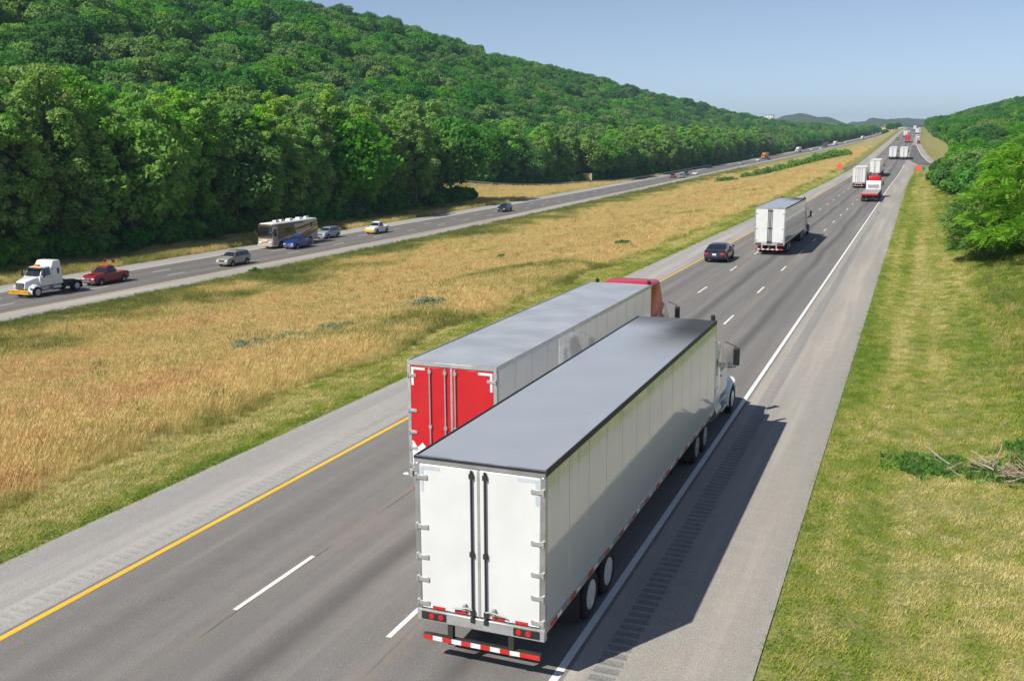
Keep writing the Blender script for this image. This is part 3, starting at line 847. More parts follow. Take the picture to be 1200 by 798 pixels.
# ------------------------------------------------------------------ cars and pickups
SPECS = dict(
    sedan=dict(L=4.8, W=.91, top=[(-2.4, .70), (-2.36, .92), (-2.2, 1.03), (-1.7, 1.08), (-.95, 1.39), (-.25, 1.46), (.4, 1.42), (1.2, 1.01), (2.0, .89), (2.33, .76), (2.4, .52)],
               belt=[(-2.4, .66), (-2.2, .95), (-1.7, .99), (1.2, .96), (2.0, .85), (2.4, .48)], ax=(-1.4, 1.38), wr=.33, wind=(.52, 1.12), rear=(-1.62, -1.02),
               sides=[((-.95, -.05), (-.72, -.03)), ((.03, .98), (.0, .36))]),
    suv=dict(L=4.85, W=.94, top=[(-2.42, .85), (-2.39, 1.1), (-2.18, 1.66), (-1.9, 1.75), (.1, 1.76), (.45, 1.71), (1.22, 1.14), (2.1, 1.03), (2.36, .9), (2.42, .58)],
             belt=[(-2.42, .8), (-2.3, 1.06), (1.22, 1.06), (2.1, .98), (2.42, .55)], ax=(-1.45, 1.42), wr=.37, wind=(.55, 1.15), rear=(-2.36, -2.2),
             sides=[((-2.1, -1.3), (-1.98, -1.28)), ((-1.2, -.25), (-1.2, -.27)), ((-.15, .95), (-.17, .4))]),
    van=dict(L=5.0, W=.97, top=[(-2.5, .8), (-2.47, 1.1), (-2.3, 1.68), (-2.0, 1.76), (.3, 1.77), (.75, 1.70), (1.65, 1.12), (2.25, .98), (2.46, .8), (2.5, .55)],
             belt=[(-2.5, .76), (-2.4, 1.02), (1.65, 1.02), (2.25, .93), (2.5, .5)], ax=(-1.5, 1.5), wr=.34, wind=(.85, 1.58), rear=(-2.44, -2.32),
             sides=[((-2.2, -1.2), (-2.1, -1.2)), ((-1.1, -.05), (-1.1, -.07)), ((.05, 1.3), (.03, .7))]),
    pickup=dict(L=5.3, W=.93, top=[(-2.65, .85), (-2.62, 1.03), (-2.5, 1.06), (-.78, 1.06), (-.74, 1.1), (-.6, 1.72), (-.42, 1.82), (.2, 1.82), (.42, 1.76), (1.12, 1.12), (2.3, 1.02), (2.58, .88), (2.65, .6)],
                belt=[(-2.65, .8), (-2.5, 1.02), (1.12, 1.04), (2.3, .97), (2.65, .55)], ax=(-1.65, 1.65), wr=.37, wind=(.54, 1.06), rear=(-.71, -.57),
                sides=[((-.5, .12), (-.42, .1)), ((.18, .9), (.15, .42))]))
def car(root, kind, paint, rim=None, bed=None, detail=1):
    S = SPECS[kind]; L = S['L']; W = S['W']; rim = rim or M_ALU
    ty, tz = zip(*S['top']); by, bz = zip(*S['belt'])
    def half(y, tt):
        zt = float(np.interp(y, ty, tz)); zb = min(float(np.interp(y, by, bz)), zt - .02)
        e = abs(2 * y / L)
        w = W * (1 - .05 * e ** 4 - .13 * max(0, (e - .9) / .1) ** 2)
        z0 = .24 + .1 * max(0, (e - .85) / .15)
        g = zt - zb
        wt = .955 * w - max(0, g - .06) * .36 - .02
        P = [(.8 * w, z0), (.97 * w, z0 + .09), (w, z0 + .48 * (zb - z0)), (.965 * w, zb), (wt, zt - .07 * min(1, g / .3)), (wt * .72, zt - .012), (0, zt)]
        if kind == 'pickup' and -2.5 < y < -.80: P[4] = (w - .09, zt); P[5] = (w - .12, .74); P[6] = (0, .72)
        i = min(int(tt), 5); f = tt - i
        return (P[i][0] + (P[i + 1][0] - P[i][0]) * f, P[i][1] + (P[i + 1][1] - P[i][1]) * f)
    def pos(y, tt, s):
        x, z = half(y, tt); return Vector((s * x, y, z))
    st = sorted(set(list(np.round(np.linspace(-L / 2, L / 2, 37), 3)) + [float(a) for a in ty]))
    b = MB(); rows = []
    for y in st:
        rows.append([pos(y, tt, -1) for tt in range(7)] + [pos(y, tt, 1) for tt in range(5, -1, -1)])
    b.grid(rows)
    b.bm.faces.new([b.bm.verts.new(q) for q in rows[0]]); b.bm.faces.new([b.bm.verts.new(q) for q in rows[-1]])
    b.box(-.75 * W, .75 * W, -L / 2 + .15, L / 2 - .15, .26, .3)
    bmesh.ops.remove_doubles(b.bm, verts=b.bm.verts, dist=.0005)
    body = b.build('body', paint, root, 32)
    def patch(name, mat, par, corners, s, n=5, off=.010):
        # corners (y,t): lower rear, lower front, upper front, upper rear
        g = []
        for i in range(n + 1):
            row = []
            for j in range(n + 1):
                u = j / n; v = i / n
                y = (corners[0][0] * (1 - u) + corners[1][0] * u) * (1 - v) + (corners[3][0] * (1 - u) + corners[2][0] * u) * v
                tt = (corners[0][1] * (1 - u) + corners[1][1] * u) * (1 - v) + (corners[3][1] * (1 - u) + corners[2][1] * u) * v
                p = pos(y, tt, s)
                nrm = (pos(y + .02, tt, s) - pos(y - .02, tt, s)).cross(pos(y, min(tt + .02, 5.99), s) - pos(y, tt - .02, s))
                if nrm.length > 1e-9: nrm.normalize()
                if nrm.x * s < 0 and abs(nrm.x) > .3 or nrm.z < -.2: nrm = -nrm
                row.append(p + nrm * off)
            g.append(row)
        return MB().grid(g).build(name, mat, par)
    for s in (-1, 1):
        for lo, hi in S['sides']: patch('side_window', M_GLASS, body, ((lo[0], 3.12), (lo[1], 3.12), (hi[1], 3.9), (hi[0], 3.9)), s)
    def cross(name, y0, y1):
        # glass running across the car between y0 and y1
        g = []
        for v in np.linspace(0, 1, 5):
            y = y0 + (y1 - y0) * v
            n = Vector((0, float(np.interp(y - .05, ty, tz) - np.interp(y + .05, ty, tz)), .1)).normalized()
            row = []
            for u in np.linspace(-1, 1, 9):
                a = abs(u); tt = 6 - a * 1.85
                row.append(pos(y, tt, 1 if u >= 0 else -1) + n * .012)
            g.append(row)
        return MB().grid(g).build(name, M_GLASS, body)
    cross('windscreen', S['wind'][0], S['wind'][1]); cross('rear_window', S['rear'][0], S['rear'][1])
    zf = float(np.interp(L / 2 - .06, ty, tz)); zrr = float(np.interp(-L / 2 + .05, ty, tz))
    for s in (-1, 1):
        f = (L / 2 - .07)
        MB().box(min(s * W * .46, s * W * .86), max(s * W * .46, s * W * .86), f - .12, f + .05, zf - .22, zf - .06, .03, 2).build('headlight', M_CLEAR_L, root)
        MB().box(min(s * W * .55, s * W * .93), max(s * W * .55, s * W * .93), -L / 2 - .006, -L / 2 + .16, zrr - .28, zrr - .1, .03, 2).build('tail_light', M_RED_L, root)
        y = S['wind'][1] - .2
        z = float(np.interp(y, by, bz)) + .08
        MB().box(min(s * (W - .03), s * (W + .17)), max(s * (W - .03), s * (W + .17)), y - .07, y + .05, z, z + .15, .03, 2).build('mirror', M_BLACK if kind != 'sedan' else paint, root)
        for y in S['ax']:
            pts = [(y + S['wr'] * 1.16 * math.cos(a), S['wr'] + S['wr'] * 1.16 * math.sin(a)) for a in np.linspace(-.25, math.pi + .25, 16)]
            MB().prism_x(pts, s * (W - .1), s * (W * 1.0 + .006)).build('wheel_arch', M_BLACK, root)
            wheel(root, s * (W + .015), y, S['wr'], .22, s, rim, 22)
    MB().box(-W * .42, W * .42, L / 2 - .06, L / 2 + .012, zf - .24, zf - .08, .02, 2).build('grille', M_BLACK if kind != 'pickup' else M_CHROME, root)
    MB().box(-W * .9, W * .9, L / 2 - .12, L / 2 + .05, .36, .52, .04, 2).build('front_bumper', paint if kind != 'pickup' else M_CHROME, root)
    MB().box(-W * .88, W * .88, -L / 2 - .04, -L / 2 + .1, .38, .56, .04, 2).build('rear_bumper', paint if kind != 'pickup' else M_CHROME, root)
    MB().box(-.16, .16, -L / 2 - .016 - (.03 if kind == 'pickup' else 0), -L / 2 - .002, zrr - .3, zrr - .16).build('number_plate', M_PLATE, root)
    if kind == 'pickup':
        MB().box(-W * .8, W * .8, -2.45, -.86, .70, .76, .01, 1).build('cargo_bed', bed or M_BLACK, root)
    if kind in ('suv', 'van'):
        for s in (-1, 1): MB().tube([(s * .55, -1.7, 1.74), (s * .55, -1.6, 1.80), (s * .55, .0, 1.80), (s * .55, .1, 1.75)], .02, 6).build('roof_rail', M_BLACK, root)
    if kind == 'pickup': root.scale.z = 1.08
    return body

P_NAVY = paintm('navy black car paint', (.013, .016, .035), .2)
P_RED = paintm('red pickup paint', (.24, .007, .010), .25)
P_SILVER = paintm('silver beige car paint', (.30, .275, .24), .28)
P_BLUE = paintm('blue pickup paint', (.008, .035, .22), .22)
P_PALEBLUE = paintm('pale blue silver car paint', (.30, .36, .45), .28)
P_WHITE = paintm('white car paint', (.74, .75, .74), .3)
P_DARK = paintm('dark green black car paint', (.015, .022, .025), .2)
P_GREY = paintm('grey car paint', (.18, .19, .20), .28)

def car_right(kind, paint, X, Y, name, label): r = place_right(name, label, 'car' if kind != 'pickup' else 'pickup', X, Y, GR); car(r, kind, paint); return r
def car_left(kind, paint, off, Y, name, label, **k): r = place_left(name, label, 'car' if kind != 'pickup' else 'pickup', off, Y, GL); car(r, kind, paint, **k); return r

car_right('sedan', P_NAVY, 1.55, 84.2, 'sedan_car', 'navy black sedan in the lane beside the yellow line')
car_right('suv', paintm('dark red car paint', (.2, .015, .015)), 14.2, 579, 'distant_car', 'dark red car where the slip road merges far ahead')
for X, Y, p, lb in ((13.5, 700, P_WHITE, 'tiny far white car in the rightmost lane below the crest'), (1.8, 660, P_GREY, 'tiny far grey car in the lane nearest the median'), (5.5, 900, P_WHITE, 'tiny far white car in the middle lane close to the crest'), (9.3, 780, P_PALEBLUE, 'tiny far pale blue car ahead of the red trailer truck')):
    car_right('suv', p, X, Y, 'distant_car', lb)

red = car_left('pickup', P_RED, -9.3, 83.5, 'pickup_truck', 'red pickup with two orange flags and amber light bar on its roof', bed=M_BLACK)
for x in (-.62, .62):
    p = MB().tube([(x, -.2 if x < 0 else -.5, 1.66 if x < 0 else 1.6), (x * 1.15, -.3 if x < 0 else -.6, 2.3)], .015, 6).build('flag_pole', M_BLACK, red)
    g = [[(x * 1.15 + .02 * math.sin(5 * u + 3 * v), (-.3 if x < 0 else -.6) - .42 * u, 2.4 - .34 * v - .1 * u) for u in np.linspace(0, 1, 6)] for v in np.linspace(0, 1, 5)]
    MB().grid(g).build('flag', pm('orange red flag cloth', (.8, .05, .03), .8), p)
MB().box(-.5, .5, -.05, .2, 1.7, 1.84, .04, 2).build('light_bar', M_AMBER, red)
MB().box(-.8, .8, -.82, -.72, 1.06, 1.4, .02, 1).build('headache_rack', M_ALU, red)

car_left('suv', P_SILVER, -6.3, 101.9, 'suv_car', 'silver beige station SUV alone in the lane next to the median')
car_left('pickup', P_BLUE, -9.9, 122.0, 'pickup_truck', 'bright blue pickup passing the brown striped motorhome')
car_left('suv', P_PALEBLUE, -13.8, 136.6, 'suv_car', 'pale blue silver SUV following close behind the motorhome')
wp = car_left('pickup', P_WHITE, -10.3, 146.5, 'pickup_truck', 'white pickup with a yellow sign across its front bumper')
M_YSIGN = pm('yellow sign board', (.85, .45, .03), .5)
MB().box(-.85, .85, 2.70, 2.73, .42, .78, .01, 1).build('front_sign', M_YSIGN, wp)
MB().box(-.5, .5, -.0, .25, 1.7, 1.8, .03, 2).build('light_bar', M_AMBER, wp)
car_left('van', P_DARK, -8.2, 201.4, 'minivan', 'black minivan alone on the far road where the trees end')
for kind, p, off, Y, nm, lb in (
    ('suv', paintm('maroon car paint', (.16, .012, .02)), -8.3, 402, 'distant_car', 'maroon car leading the cluster of four distant cars'),
    ('suv', P_GREY, -4.9, 403, 'distant_car', 'dark grey SUV in the cluster of four distant cars'),
    ('sedan', P_NAVY, -8.2, 432, 'distant_car', 'dark sedan at the back left of the four distant cars'),
    ('sedan', P_WHITE, -5.0, 436, 'distant_car', 'white sedan at the back right of the four distant cars'),
    ('suv', P_PALEBLUE, -7.6, 586, 'distant_car', 'pale blue car alone between the four cars and the orange truck'),
    ('sedan', P_WHITE, -8.3, 650, 'distant_car', 'white sedan just in front of the orange truck'),
    ('sedan', P_NAVY, -4.9, 672, 'distant_car', 'dark sedan beside the orange truck on the median side'),
    ('suv', P_GREY, -4.8, 862, 'distant_car', 'grey SUV behind the white box truck on the far road'),
    ('sedan', P_WHITE, -8.3, 900, 'distant_car', 'white sedan far off on the far road behind the grey SUV'),
    ('suv', P_WHITE, -5.0, 935, 'distant_car', 'white SUV far off on the far road before the dark truck'),
    ('sedan', P_WHITE, -8.3, 1120, 'distant_car', 'tiny white car on the far road close to the crest')):
    car_left(kind, p, off, Y, nm, lb)

def rigid_truck(off, Y, cabp, boxm, label, Lb=8.5):
    t = place_left('box_truck', label, 'truck', off, Y, GL)
    tractor(t, -3.0, cabp, drive=(-.6,), roof_top=3.0, detail=1, front=5.2)
    MB().box(-1.28, 1.28, -3.0 - Lb, -2.6, 1.1, 4.05, .03, 1).build('cargo_box', boxm, t)
    b = MB().box(-.5, .5, -3 - Lb, -2.6, .8, 1.1)
    b.build('chassis', M_CHASSIS, t)
    for s in (-1, 1):
        for y in (-Lb - 1.2, -Lb): wheel(t, s * 1.27, y, .5, .27, s, M_ALU); wheel(t, s * .95, y, .5, .27, s, M_ALU)
    return t
M_ORANGE = pm('orange truck box', (.66, .20, .05), .45, dirt=(.35, .12, .05), dirtamt=.4)
rigid_truck(-11.5, 690, pm('pale orange cab', (.6, .25, .1), .4), M_ORANGE, 'orange box truck on the far road beyond the cars', 12)
rigid_truck(-12.0, 848, M_WCAB, M_ROOF_W, 'white box truck on the far road behind the orange truck', 12)
rigid_truck(-11.8, 1003, M_DKCAB, pm('dark truck box', (.05, .07, .12), .4), 'dark box truck far off on the far road', 11)
rigid_truck(-7.8, 1040, M_WCAB, M_ROOF_W, 'white box truck beside the far dark truck', 11)
rigid_truck(-8.0, 1265, M_WCAB, M_ROOF_W, 'tiny white box truck farthest off on the far road', 11)

# tractor unit without a trailer
t = place_left('tractor_truck', 'white tractor truck without trailer, amber beacon and yellow front sign', 'truck', -9.3, 75.0, GL)
M_YBUMP = pm('yellow sign bumper', (.80, .40, .03), .5, dirt=(.4, .2, .05), dirtamt=.4)
d = tractor(t, -2.0, M_WCAB, drive=(-1.15,), sl=1.15, cl=1.5, roof_top=3.4, bumper=M_BLACK, visor=True, stacks=False, front=5.05, rim=M_RIMW)
MB().box(-1.3, 1.3, d['hf'] + .06, d['hf'] + .09, .42, .84, .01, 1).build('sign_board', M_YBUMP, t)
MB().box(-.28, .28, d['wf'] - .75, d['wf'] - .5, 2.86, 3.08, .05, 2).build('beacon', M_AMBER, t)
for s in (-1, 1):
    b = MB(); rows = []
    for k in range(9):
        a = math.pi * k / 8; rows.append([(s * .62, -3.15 + .66 * math.cos(a), .52 + .62 * math.sin(a)), (s * 1.26, -3.15 + .66 * math.cos(a), .52 + .62 * math.sin(a))])
    b.grid(rows).build('rear_mudguard', M_BLACK, t)
MB().box(-.5, .5, -1.75, -1.5, 1.0, 2.0, .03, 1).box(-1.1, 1.1, -2.4, -1.5, .95, 1.2).build('rear_deck', M_CHASSIS, t)
MB().box(.55, 1.15, -2.1, -1.55, 1.2, 1.55, .03, 1).build('tool_box', M_GALV, t)
def text_mesh(body, size, mat, name, parent, loc, rot):
    cu = bpy.data.curves.new(name, 'FONT'); cu.body = body; cu.size = size; cu.align_x = 'CENTER'; cu.align_y = 'CENTER'; cu.extrude = .002
    tmp = bpy.data.objects.new(name, cu); COL.objects.link(tmp)
    dg = bpy.context.evaluated_depsgraph_get()
    me = bpy.data.meshes.new_from_object(tmp.evaluated_get(dg))
    bpy.data.objects.remove(tmp); me.materials.clear(); me.materials.append(mat)
    o = link(name, me, parent); o.location = loc; o.rotation_euler = rot
    return o
M_INK = pm('dark brown lettering', (.10, .035, .01), .6)
text_mesh('OVERSIZE LOAD', .36, M_INK, 'lettering', t, (0, d['hf'] + .094, .63), (R(90), 0, R(180)))

# motorhome
t = place_left('motorhome', 'beige motorhome with swooping brown stripes along its side', 'motorhome', -13.4, 124.9, GL)
M_BEIGE = paintm('beige motorhome paint', (.50, .42, .31), .3)
M_BROWN = paintm('dark brown motorhome stripe', (.10, .045, .025), .3)
M_RUST = paintm('rust brown motorhome stripe', (.24, .10, .045), .3)
M_CREAM = paintm('cream motorhome stripe', (.66, .58, .46), .3)
Lm = 6.1
b = MB().hexa([(-1.27, -Lm, .42), (1.27, -Lm, .42), (1.27, Lm - .1, .42), (-1.27, Lm - .1, .42), (-1.24, -Lm + .04, 3.55), (1.24, -Lm + .04, 3.55), (1.2, Lm - .35, 3.5), (-1.2, Lm - .35, 3.5)], .14, 3)
mb = b.build('body', M_BEIGE, t, 50)
MB().hexa([(-1.2, -Lm + .1, 3.48), (1.2, -Lm + .1, 3.48), (1.15, Lm - .45, 3.44), (-1.15, Lm - .45, 3.44), (-1.1, -Lm + .2, 3.62), (1.1, -Lm + .2, 3.62), (1.05, Lm - .6, 3.58), (-1.05, Lm - .6, 3.58)], .04, 2).build('roof', pm('white motorhome roof', (.74, .74, .72), .5), t)
for y, w in ((3.2, .38), (1.8, .38), (-.3, .42), (-2.9, .42), (-4.9, .25)): MB().tbox(w, y - .5, y + .5, 3.6, w * .8, y - .38, y + .4, 3.9, .06, 2).build('roof_unit', M_GALV if y > 0 else M_ROOF_W, t)
ws = MB().hexa([(-1.16, Lm - .17, 1.75), (1.16, Lm - .17, 1.75), (1.16, Lm - .13, 1.75), (-1.16, Lm - .13, 1.75), (-1.1, Lm - .33, 3.1), (1.1, Lm - .33, 3.1), (1.1, Lm - .28, 3.1), (-1.1, Lm - .28, 3.1)], .03, 2).build('windscreen', M_GLASS, t)
MB().box(-.02, .02, Lm - .3, Lm - .11, 1.8, 1.83).build('wiper', M_BLACK, ws)
MB().hexa([(-1.22, Lm - .36, 3.1), (1.22, Lm - .36, 3.1), (1.2, Lm - .24, 3.12), (-1.2, Lm - .24, 3.12), (-1.2, Lm - .46, 3.5), (1.2, Lm - .46, 3.5), (1.16, Lm - .32, 3.46), (-1.16, Lm - .32, 3.46)], .03, 2).build('brow', M_BROWN, t)
for s in (-1, 1):
    X = s * 1.268
    lean = lambda z: s * (1.27 - .03 * (z - .42) / 3.1) + s * .008
    def decal(name, mat, pts, lift=0):
        vs = [(lean(z) + s * lift, y, z) for y, z in pts]
        m = MB(); m.bm.faces.new([m.bm.verts.new(q) for q in vs]); m.build(name, mat, mb, flip=False)
    # swooping stripes: lens shaped bands falling from the rear top to the front wheel
    def band(y0, z0, y1, z1, wid, bow):
        up_, dn = [], []
        for k in range(13):
            u = k / 12; y = y0 + (y1 - y0) * u; z = z0 + (z1 - z0) * u - bow * math.sin(math.pi * u)
            h = wid * math.sin(math.pi * min(1, u * .92 + .08)) ** .7 * .5
            up_.append((y, z + h)); dn.append((y, z - h))
        return up_ + dn[::-1]
    decal('dark_panel', M_BROWN, [(4.7, 1.3), (4.6, 3.15), (.4, 3.15), (-.2, 1.3)], -.002)
    decal('stripe', M_RUST, band(-5.9, 2.75, 3.4, 1.0, .75, .35), .002)
    decal('stripe', M_BROWN, band(-5.9, 1.9, 2.2, .8, .6, .2), .003)
    decal('stripe', M_CREAM, band(-5.0, 2.45, 4.4, 1.3, .3, .25), .004)
    decal('stripe', M_BROWN, band(-5.8, 3.15, .8, 2.35, .45, .1), .005)
    MB().box(X - .02, X + .02, 4.95, 5.6, 1.75, 2.75, .03, 1).build('side_window', M_GLASS, t)
    MB().box(X - .02, X + .02, -4.5, -4.1, 2.4, 3.1, .03, 1).build('side_window', M_GLASS, t)
    MB().box(X - .02, X + .015, 1.2, 2.6, 2.0, 2.75, .03, 1).build('side_window', M_GLASS, t)
    MB().box(X - .05 * s - .1, X - .05 * s + .1, -2.0, 5.2, 3.2, 3.36, .03, 2).build('awning', M_BLACK, t)
    MB().box(s * .55 if s > 0 else -1.1, 1.1 if s > 0 else -.55, Lm - .1, Lm + .0, .78, 1.05, .04, 2).build('headlight', M_CLEAR_L, t)
    MB().tube([(s * 1.2, Lm - .3, 2.9), (s * 1.5, Lm + .05, 2.75), (s * 1.5, Lm + .05, 2.5)], .03, 6).box(s * 1.5 - .1, s * 1.5 + .1, Lm - .02, Lm + .1, 2.1, 2.55, .03, 2).build('mirror', M_BLACK, t)
    for y in (3.9, -2.6, -3.8):
        pts = [(y + .6 * math.cos(a), .5 + .58 * math.sin(a)) for a in np.linspace(-.1, math.pi + .1, 14)]
        MB().prism_x(pts, s * 1.1, s * 1.279).build('wheel_arch', M_BLACK, t)
        wheel(t, s * 1.285, y, .5, .28, s, M_ALU)
MB().box(-1.24, 1.24, Lm - .14, Lm + .04, .38, .72, .05, 2).build('bumper', M_BEIGE, t)
MB().box(-.45, .45, Lm - .1, Lm - .02, 1.0, 1.35, .03, 2).build('grille', M_CREAM, t)
MB().box(-1.2, 1.2, Lm - .09, Lm - .03, 1.62, 1.74, .02, 1).build('nose_stripe', M_BROWN, t)

# ------------------------------------------------------------------ vegetation
rng = np.random.default_rng(11)
random.seed(4)
def leaf_mat(name, a, b, c, tr=.35, nsc=.9, thr=(.45, .75, .7)):
    """leaf surfaces: hue drifts from tree to tree and from branch to branch, light passes through"""
    t = NT(name)
    r = t.node('ShaderNodeObjectInfo').outputs['Random']
    p = t.pos()
    n = t.noise(p, nsc, 3, .6)
    k = t.mix(r, a, b)
    r2 = t.math('FRACT', t.math('MULTIPLY', r, 7.31)); r3 = t.math('FRACT', t.math('MULTIPLY', r, 13.7))
    k = t.mix(t.mapr(n, thr[0], thr[1], 0, thr[2]), k, c)
    hsv = t.node('ShaderNodeHueSaturation'); t.con(k, hsv.inputs['Color'])
    t.setin(hsv.inputs['Hue'], t.mapr(r2, 0, 1, .485, .515, 'LINEAR')); t.setin(hsv.inputs['Saturation'], t.mapr(r3, 0, 1, .82, 1.08, 'LINEAR'))
    t.setin(hsv.inputs['Value'], t.math('MULTIPLY', t.mapr(t.noise(p, 5, 1), .25, .75, .65, 1.35, 'LINEAR'), t.mapr(r3, 0, 1, .8, 1.2, 'LINEAR')))
    t.base(hsv.outputs[0]); t.rough(.6); t.b.inputs['Specular IOR Level'].default_value = .2
    tl = t.node('ShaderNodeBsdfTranslucent'); 
    br = t.mix(.4, hsv.outputs[0], (.12, .34, .02)); t.con(br, tl.inputs[0])
    mx = t.node('ShaderNodeMixShader'); mx.inputs[0].default_value = tr
    t.con(t.b.outputs[0], mx.inputs[1]); t.con(tl.outputs[0], mx.inputs[2]); t.con(mx.outputs[0], t.out.inputs[0])
    return t.m
M_LF_FRONT = leaf_mat('sycamore leaves', (.15, .40, .03), (.22, .47, .045), (.50, .67, .15), .5, .6, (.42, .68, .9))
M_LF_DARK = leaf_mat('dark oak leaves', (.04, .20, .022), (.07, .26, .028), (.13, .32, .04), .48)
M_LF_MID = leaf_mat('mid green leaves', (.085, .29, .022), (.14, .36, .034), (.23, .43, .055), .48)
M_LF_PALE = leaf_mat('pale grey green leaves', (.18, .33, .07), (.23, .38, .085), (.31, .45, .14), .48)
M_LF_SUMAC = leaf_mat('sumac leaves', (.19, .42, .035), (.22, .45, .04), (.32, .50, .09), .45)
M_LF_WEED = leaf_mat('weed leaves', (.09, .25, .03), (.12, .28, .04), (.18, .32, .06))
M_LF_GREY = leaf_mat('grey green weed leaves', (.36, .42, .24), (.42, .46, .27), (.46, .48, .33), .5)
def bark(name, col):
    t = NT(name); p = t.obj()
    n = t.noise(t.scale(p, (6, 6, 1.2)), 1.5, 4, .7)
    t.base(t.mix(n, [x * .5 for x in col], [x * 1.4 for x in col])); t.rough(.9); t.bump(n, .6, .05)
    return t.m
M_BARK = bark('grey brown bark', (.16, .125, .09))
M_BARKP = bark('pale sycamore bark', (.30, .26, .20))

def leaf_quads(C, Nn, size, rg, aspect=1.4, fold=.12):
    """one kinked leaf-spray face pair per centre C with normal Nn"""
    n = len(C)
    a = rg.normal(size=(n, 3)); a -= Nn * (a * Nn).sum(1, keepdims=True); a /= np.linalg.norm(a, axis=1, keepdims=True)
    b = np.cross(Nn, a)
    s = size[:, None]
    V = np.stack([C - a * s * aspect * .5, C + b * s * .5 - Nn * s * fold, C + a * s * aspect * .5, C - b * s * .5 - Nn * s * fold], 1).reshape(-1, 3)
    F = np.arange(n * 4).reshape(-1, 4)
    return V, F
def crown_mesh(name, seed, H, r, z0, nl, per, leaf, mat, lean=0, low=.35, peak=.45, lob=(.2, .34), sq=(2.3, .5)):
    rg = np.random.default_rng(seed)
    Cs, Ns, Ss, cent = [], [], [], []
    for k in range(nl):
        zd = 1 - 1.85 * (k + rg.random()) / nl
        env = max(.05, 1 - abs(zd) ** sq[0]) ** sq[1]
        a = k * 2.39996 + rg.normal() * .4
        q = .5 + .42 * rg.random() ** .7
        rad = r * env * q * (.85 + .3 * rg.random())
        rl = r * (lob[0] + (lob[1] - lob[0]) * rg.random()) * (.65 + .45 * env)
        c = np.array([rad * math.cos(a), rad * math.sin(a), z0 + (H - z0) * .46 * (1 + zd * (.62 + .38 * q)) * (.96 + .08 * rg.random())])
        cent.append((c, rl))
        n = int(per * (rl / (r * .28)) ** 2 * (.8 + .4 * rg.random()))
        d = rg.normal(size=(n, 3)); d[:, 2] = d[:, 2] * .9 + .25; d /= np.linalg.norm(d, axis=1, keepdims=True)
        m = rg.random(n) ** .45
        P = c + d * np.array([1, 1, .72]) * (rl * (.35 + .72 * m))[:, None]
        nn = d * .9 + rg.normal(size=(n, 3)) * .55 + np.array([0, 0, .35]); nn /= np.linalg.norm(nn, axis=1, keepdims=True)
        Cs.append(P); Ns.append(nn); Ss.append(leaf * (.55 + .9 * rg.random(n)))
    V, F = leaf_quads(np.concatenate(Cs), np.concatenate(Ns), np.concatenate(Ss), rg)
    return np_mesh(name, V, F, mat), cent
def trunk_mesh(name, seed, H, cent, r0, mat, z0, nb=9):
    rg = random.Random(seed); b = MB()
    top = H * .86; bx = rg.uniform(-.5, .5); by = rg.uniform(-.5, .5)
    ax = lambda z: Vector((bx * math.sin(z / H * 3), by * math.sin(z / H * 2.4), z))
    zs = [-.6, .0, .5, H * .2, H * .4, H * .6, top]
    b.tube([ax(z) for z in zs], [r0 * 1.5, r0 * 1.25, r0, r0 * .85, r0 * .62, r0 * .4, r0 * .1], 8)
    cs = sorted(cent, key=lambda q: rg.random())[:nb]
    for c, rl in cs:
        z = max(z0 * .75, min(top * .9, c[2] - np.hypot(c[0], c[1]) * .8))
        p = ax(z); q = Vector(c); m = (p + q) / 2 + Vector((0, 0, rg.uniform(-.2, .5)))
        rr = r0 * .42 * (1 - .6 * z / H)
        b.tube([p, m, q], [rr, rr * .7, rr * .2], 5)
    return b.mesh(name, mat)
TREES = {}
def tree_kind(key, n, **k):
    out = []
    for i in range(n):
        s = hash_(key) + i * 13
        H = k['H']; 
        cm, cent = crown_mesh('crown', s, H, k['r'] * (.88 + .24 * ((i * 37) % 10) / 10), k['z0'], k['nl'], k['per'], k['leaf'], k['mat'], peak=k.get('peak', .45), lob=k.get('lob', (.2, .34)), sq=k.get('sq', (2.3, .5)))
        tm = trunk_mesh('trunk', s, H, cent, k['tr'], k.get('bark', M_BARK), k['z0'], k.get('nb', 8))
        out.append((tm, cm))
    TREES[key] = out
def hash_(s): return sum(ord(c) * (i + 3) for i, c in enumerate(s)) % 9973
tree_kind('front', 6, H=25, sq=(1.8, .6), r=4.7, z0=.5, nl=88, per=190, leaf=.31, mat=M_LF_FRONT, tr=.2, bark=M_BARKP, nb=14, peak=.5, lob=(.19, .34))
tree_kind('dark', 4, H=14.5, r=6.6, z0=3.5, nl=46, per=105, leaf=.52, mat=M_LF_DARK, tr=.28, peak=.42, lob=(.24, .4))
tree_kind('mid', 4, H=14, r=6.2, z0=3, nl=46, per=105, leaf=.50, mat=M_LF_MID, tr=.26, peak=.42, lob=(.24, .4))
tree_kind('pale', 3, H=14.5, r=5.6, z0=3, nl=46, per=105, leaf=.48, mat=M_LF_PALE, tr=.24, peak=.45, lob=(.22, .36))

def guard_x(Y): return np.interp(Y, [200, 262, 298, 330, 361, 384, 461], [-190, -150, -121, -103, -94.4, -88.6, -91])
cand = []     # (kind, x, y, scale)
# tall front rows beside the far carriageway, up to where they stop
for row, dd in enumerate((15, 20.5, 27, 34)):
    y = 22 + row * 2.3
    while y < 236 - row * 1.5:
        jy = y + rng.normal() * .8; x = float(NE(jy)) - WL - dd + rng.normal() * 1.0
        cand.append(('front' if rng.random() < .82 else ('pale' if rng.random() < .5 else 'mid'), x, jy, (.84 + .3 * rng.random()) * (1 if row < 3 else .95), row))
        if cand[-1][0] != 'front': cand[-1] = cand[-1][:3] + (cand[-1][3] * 1.45,) + cand[-1][4:]
        y += 5.2 + rng.random() * 1.8
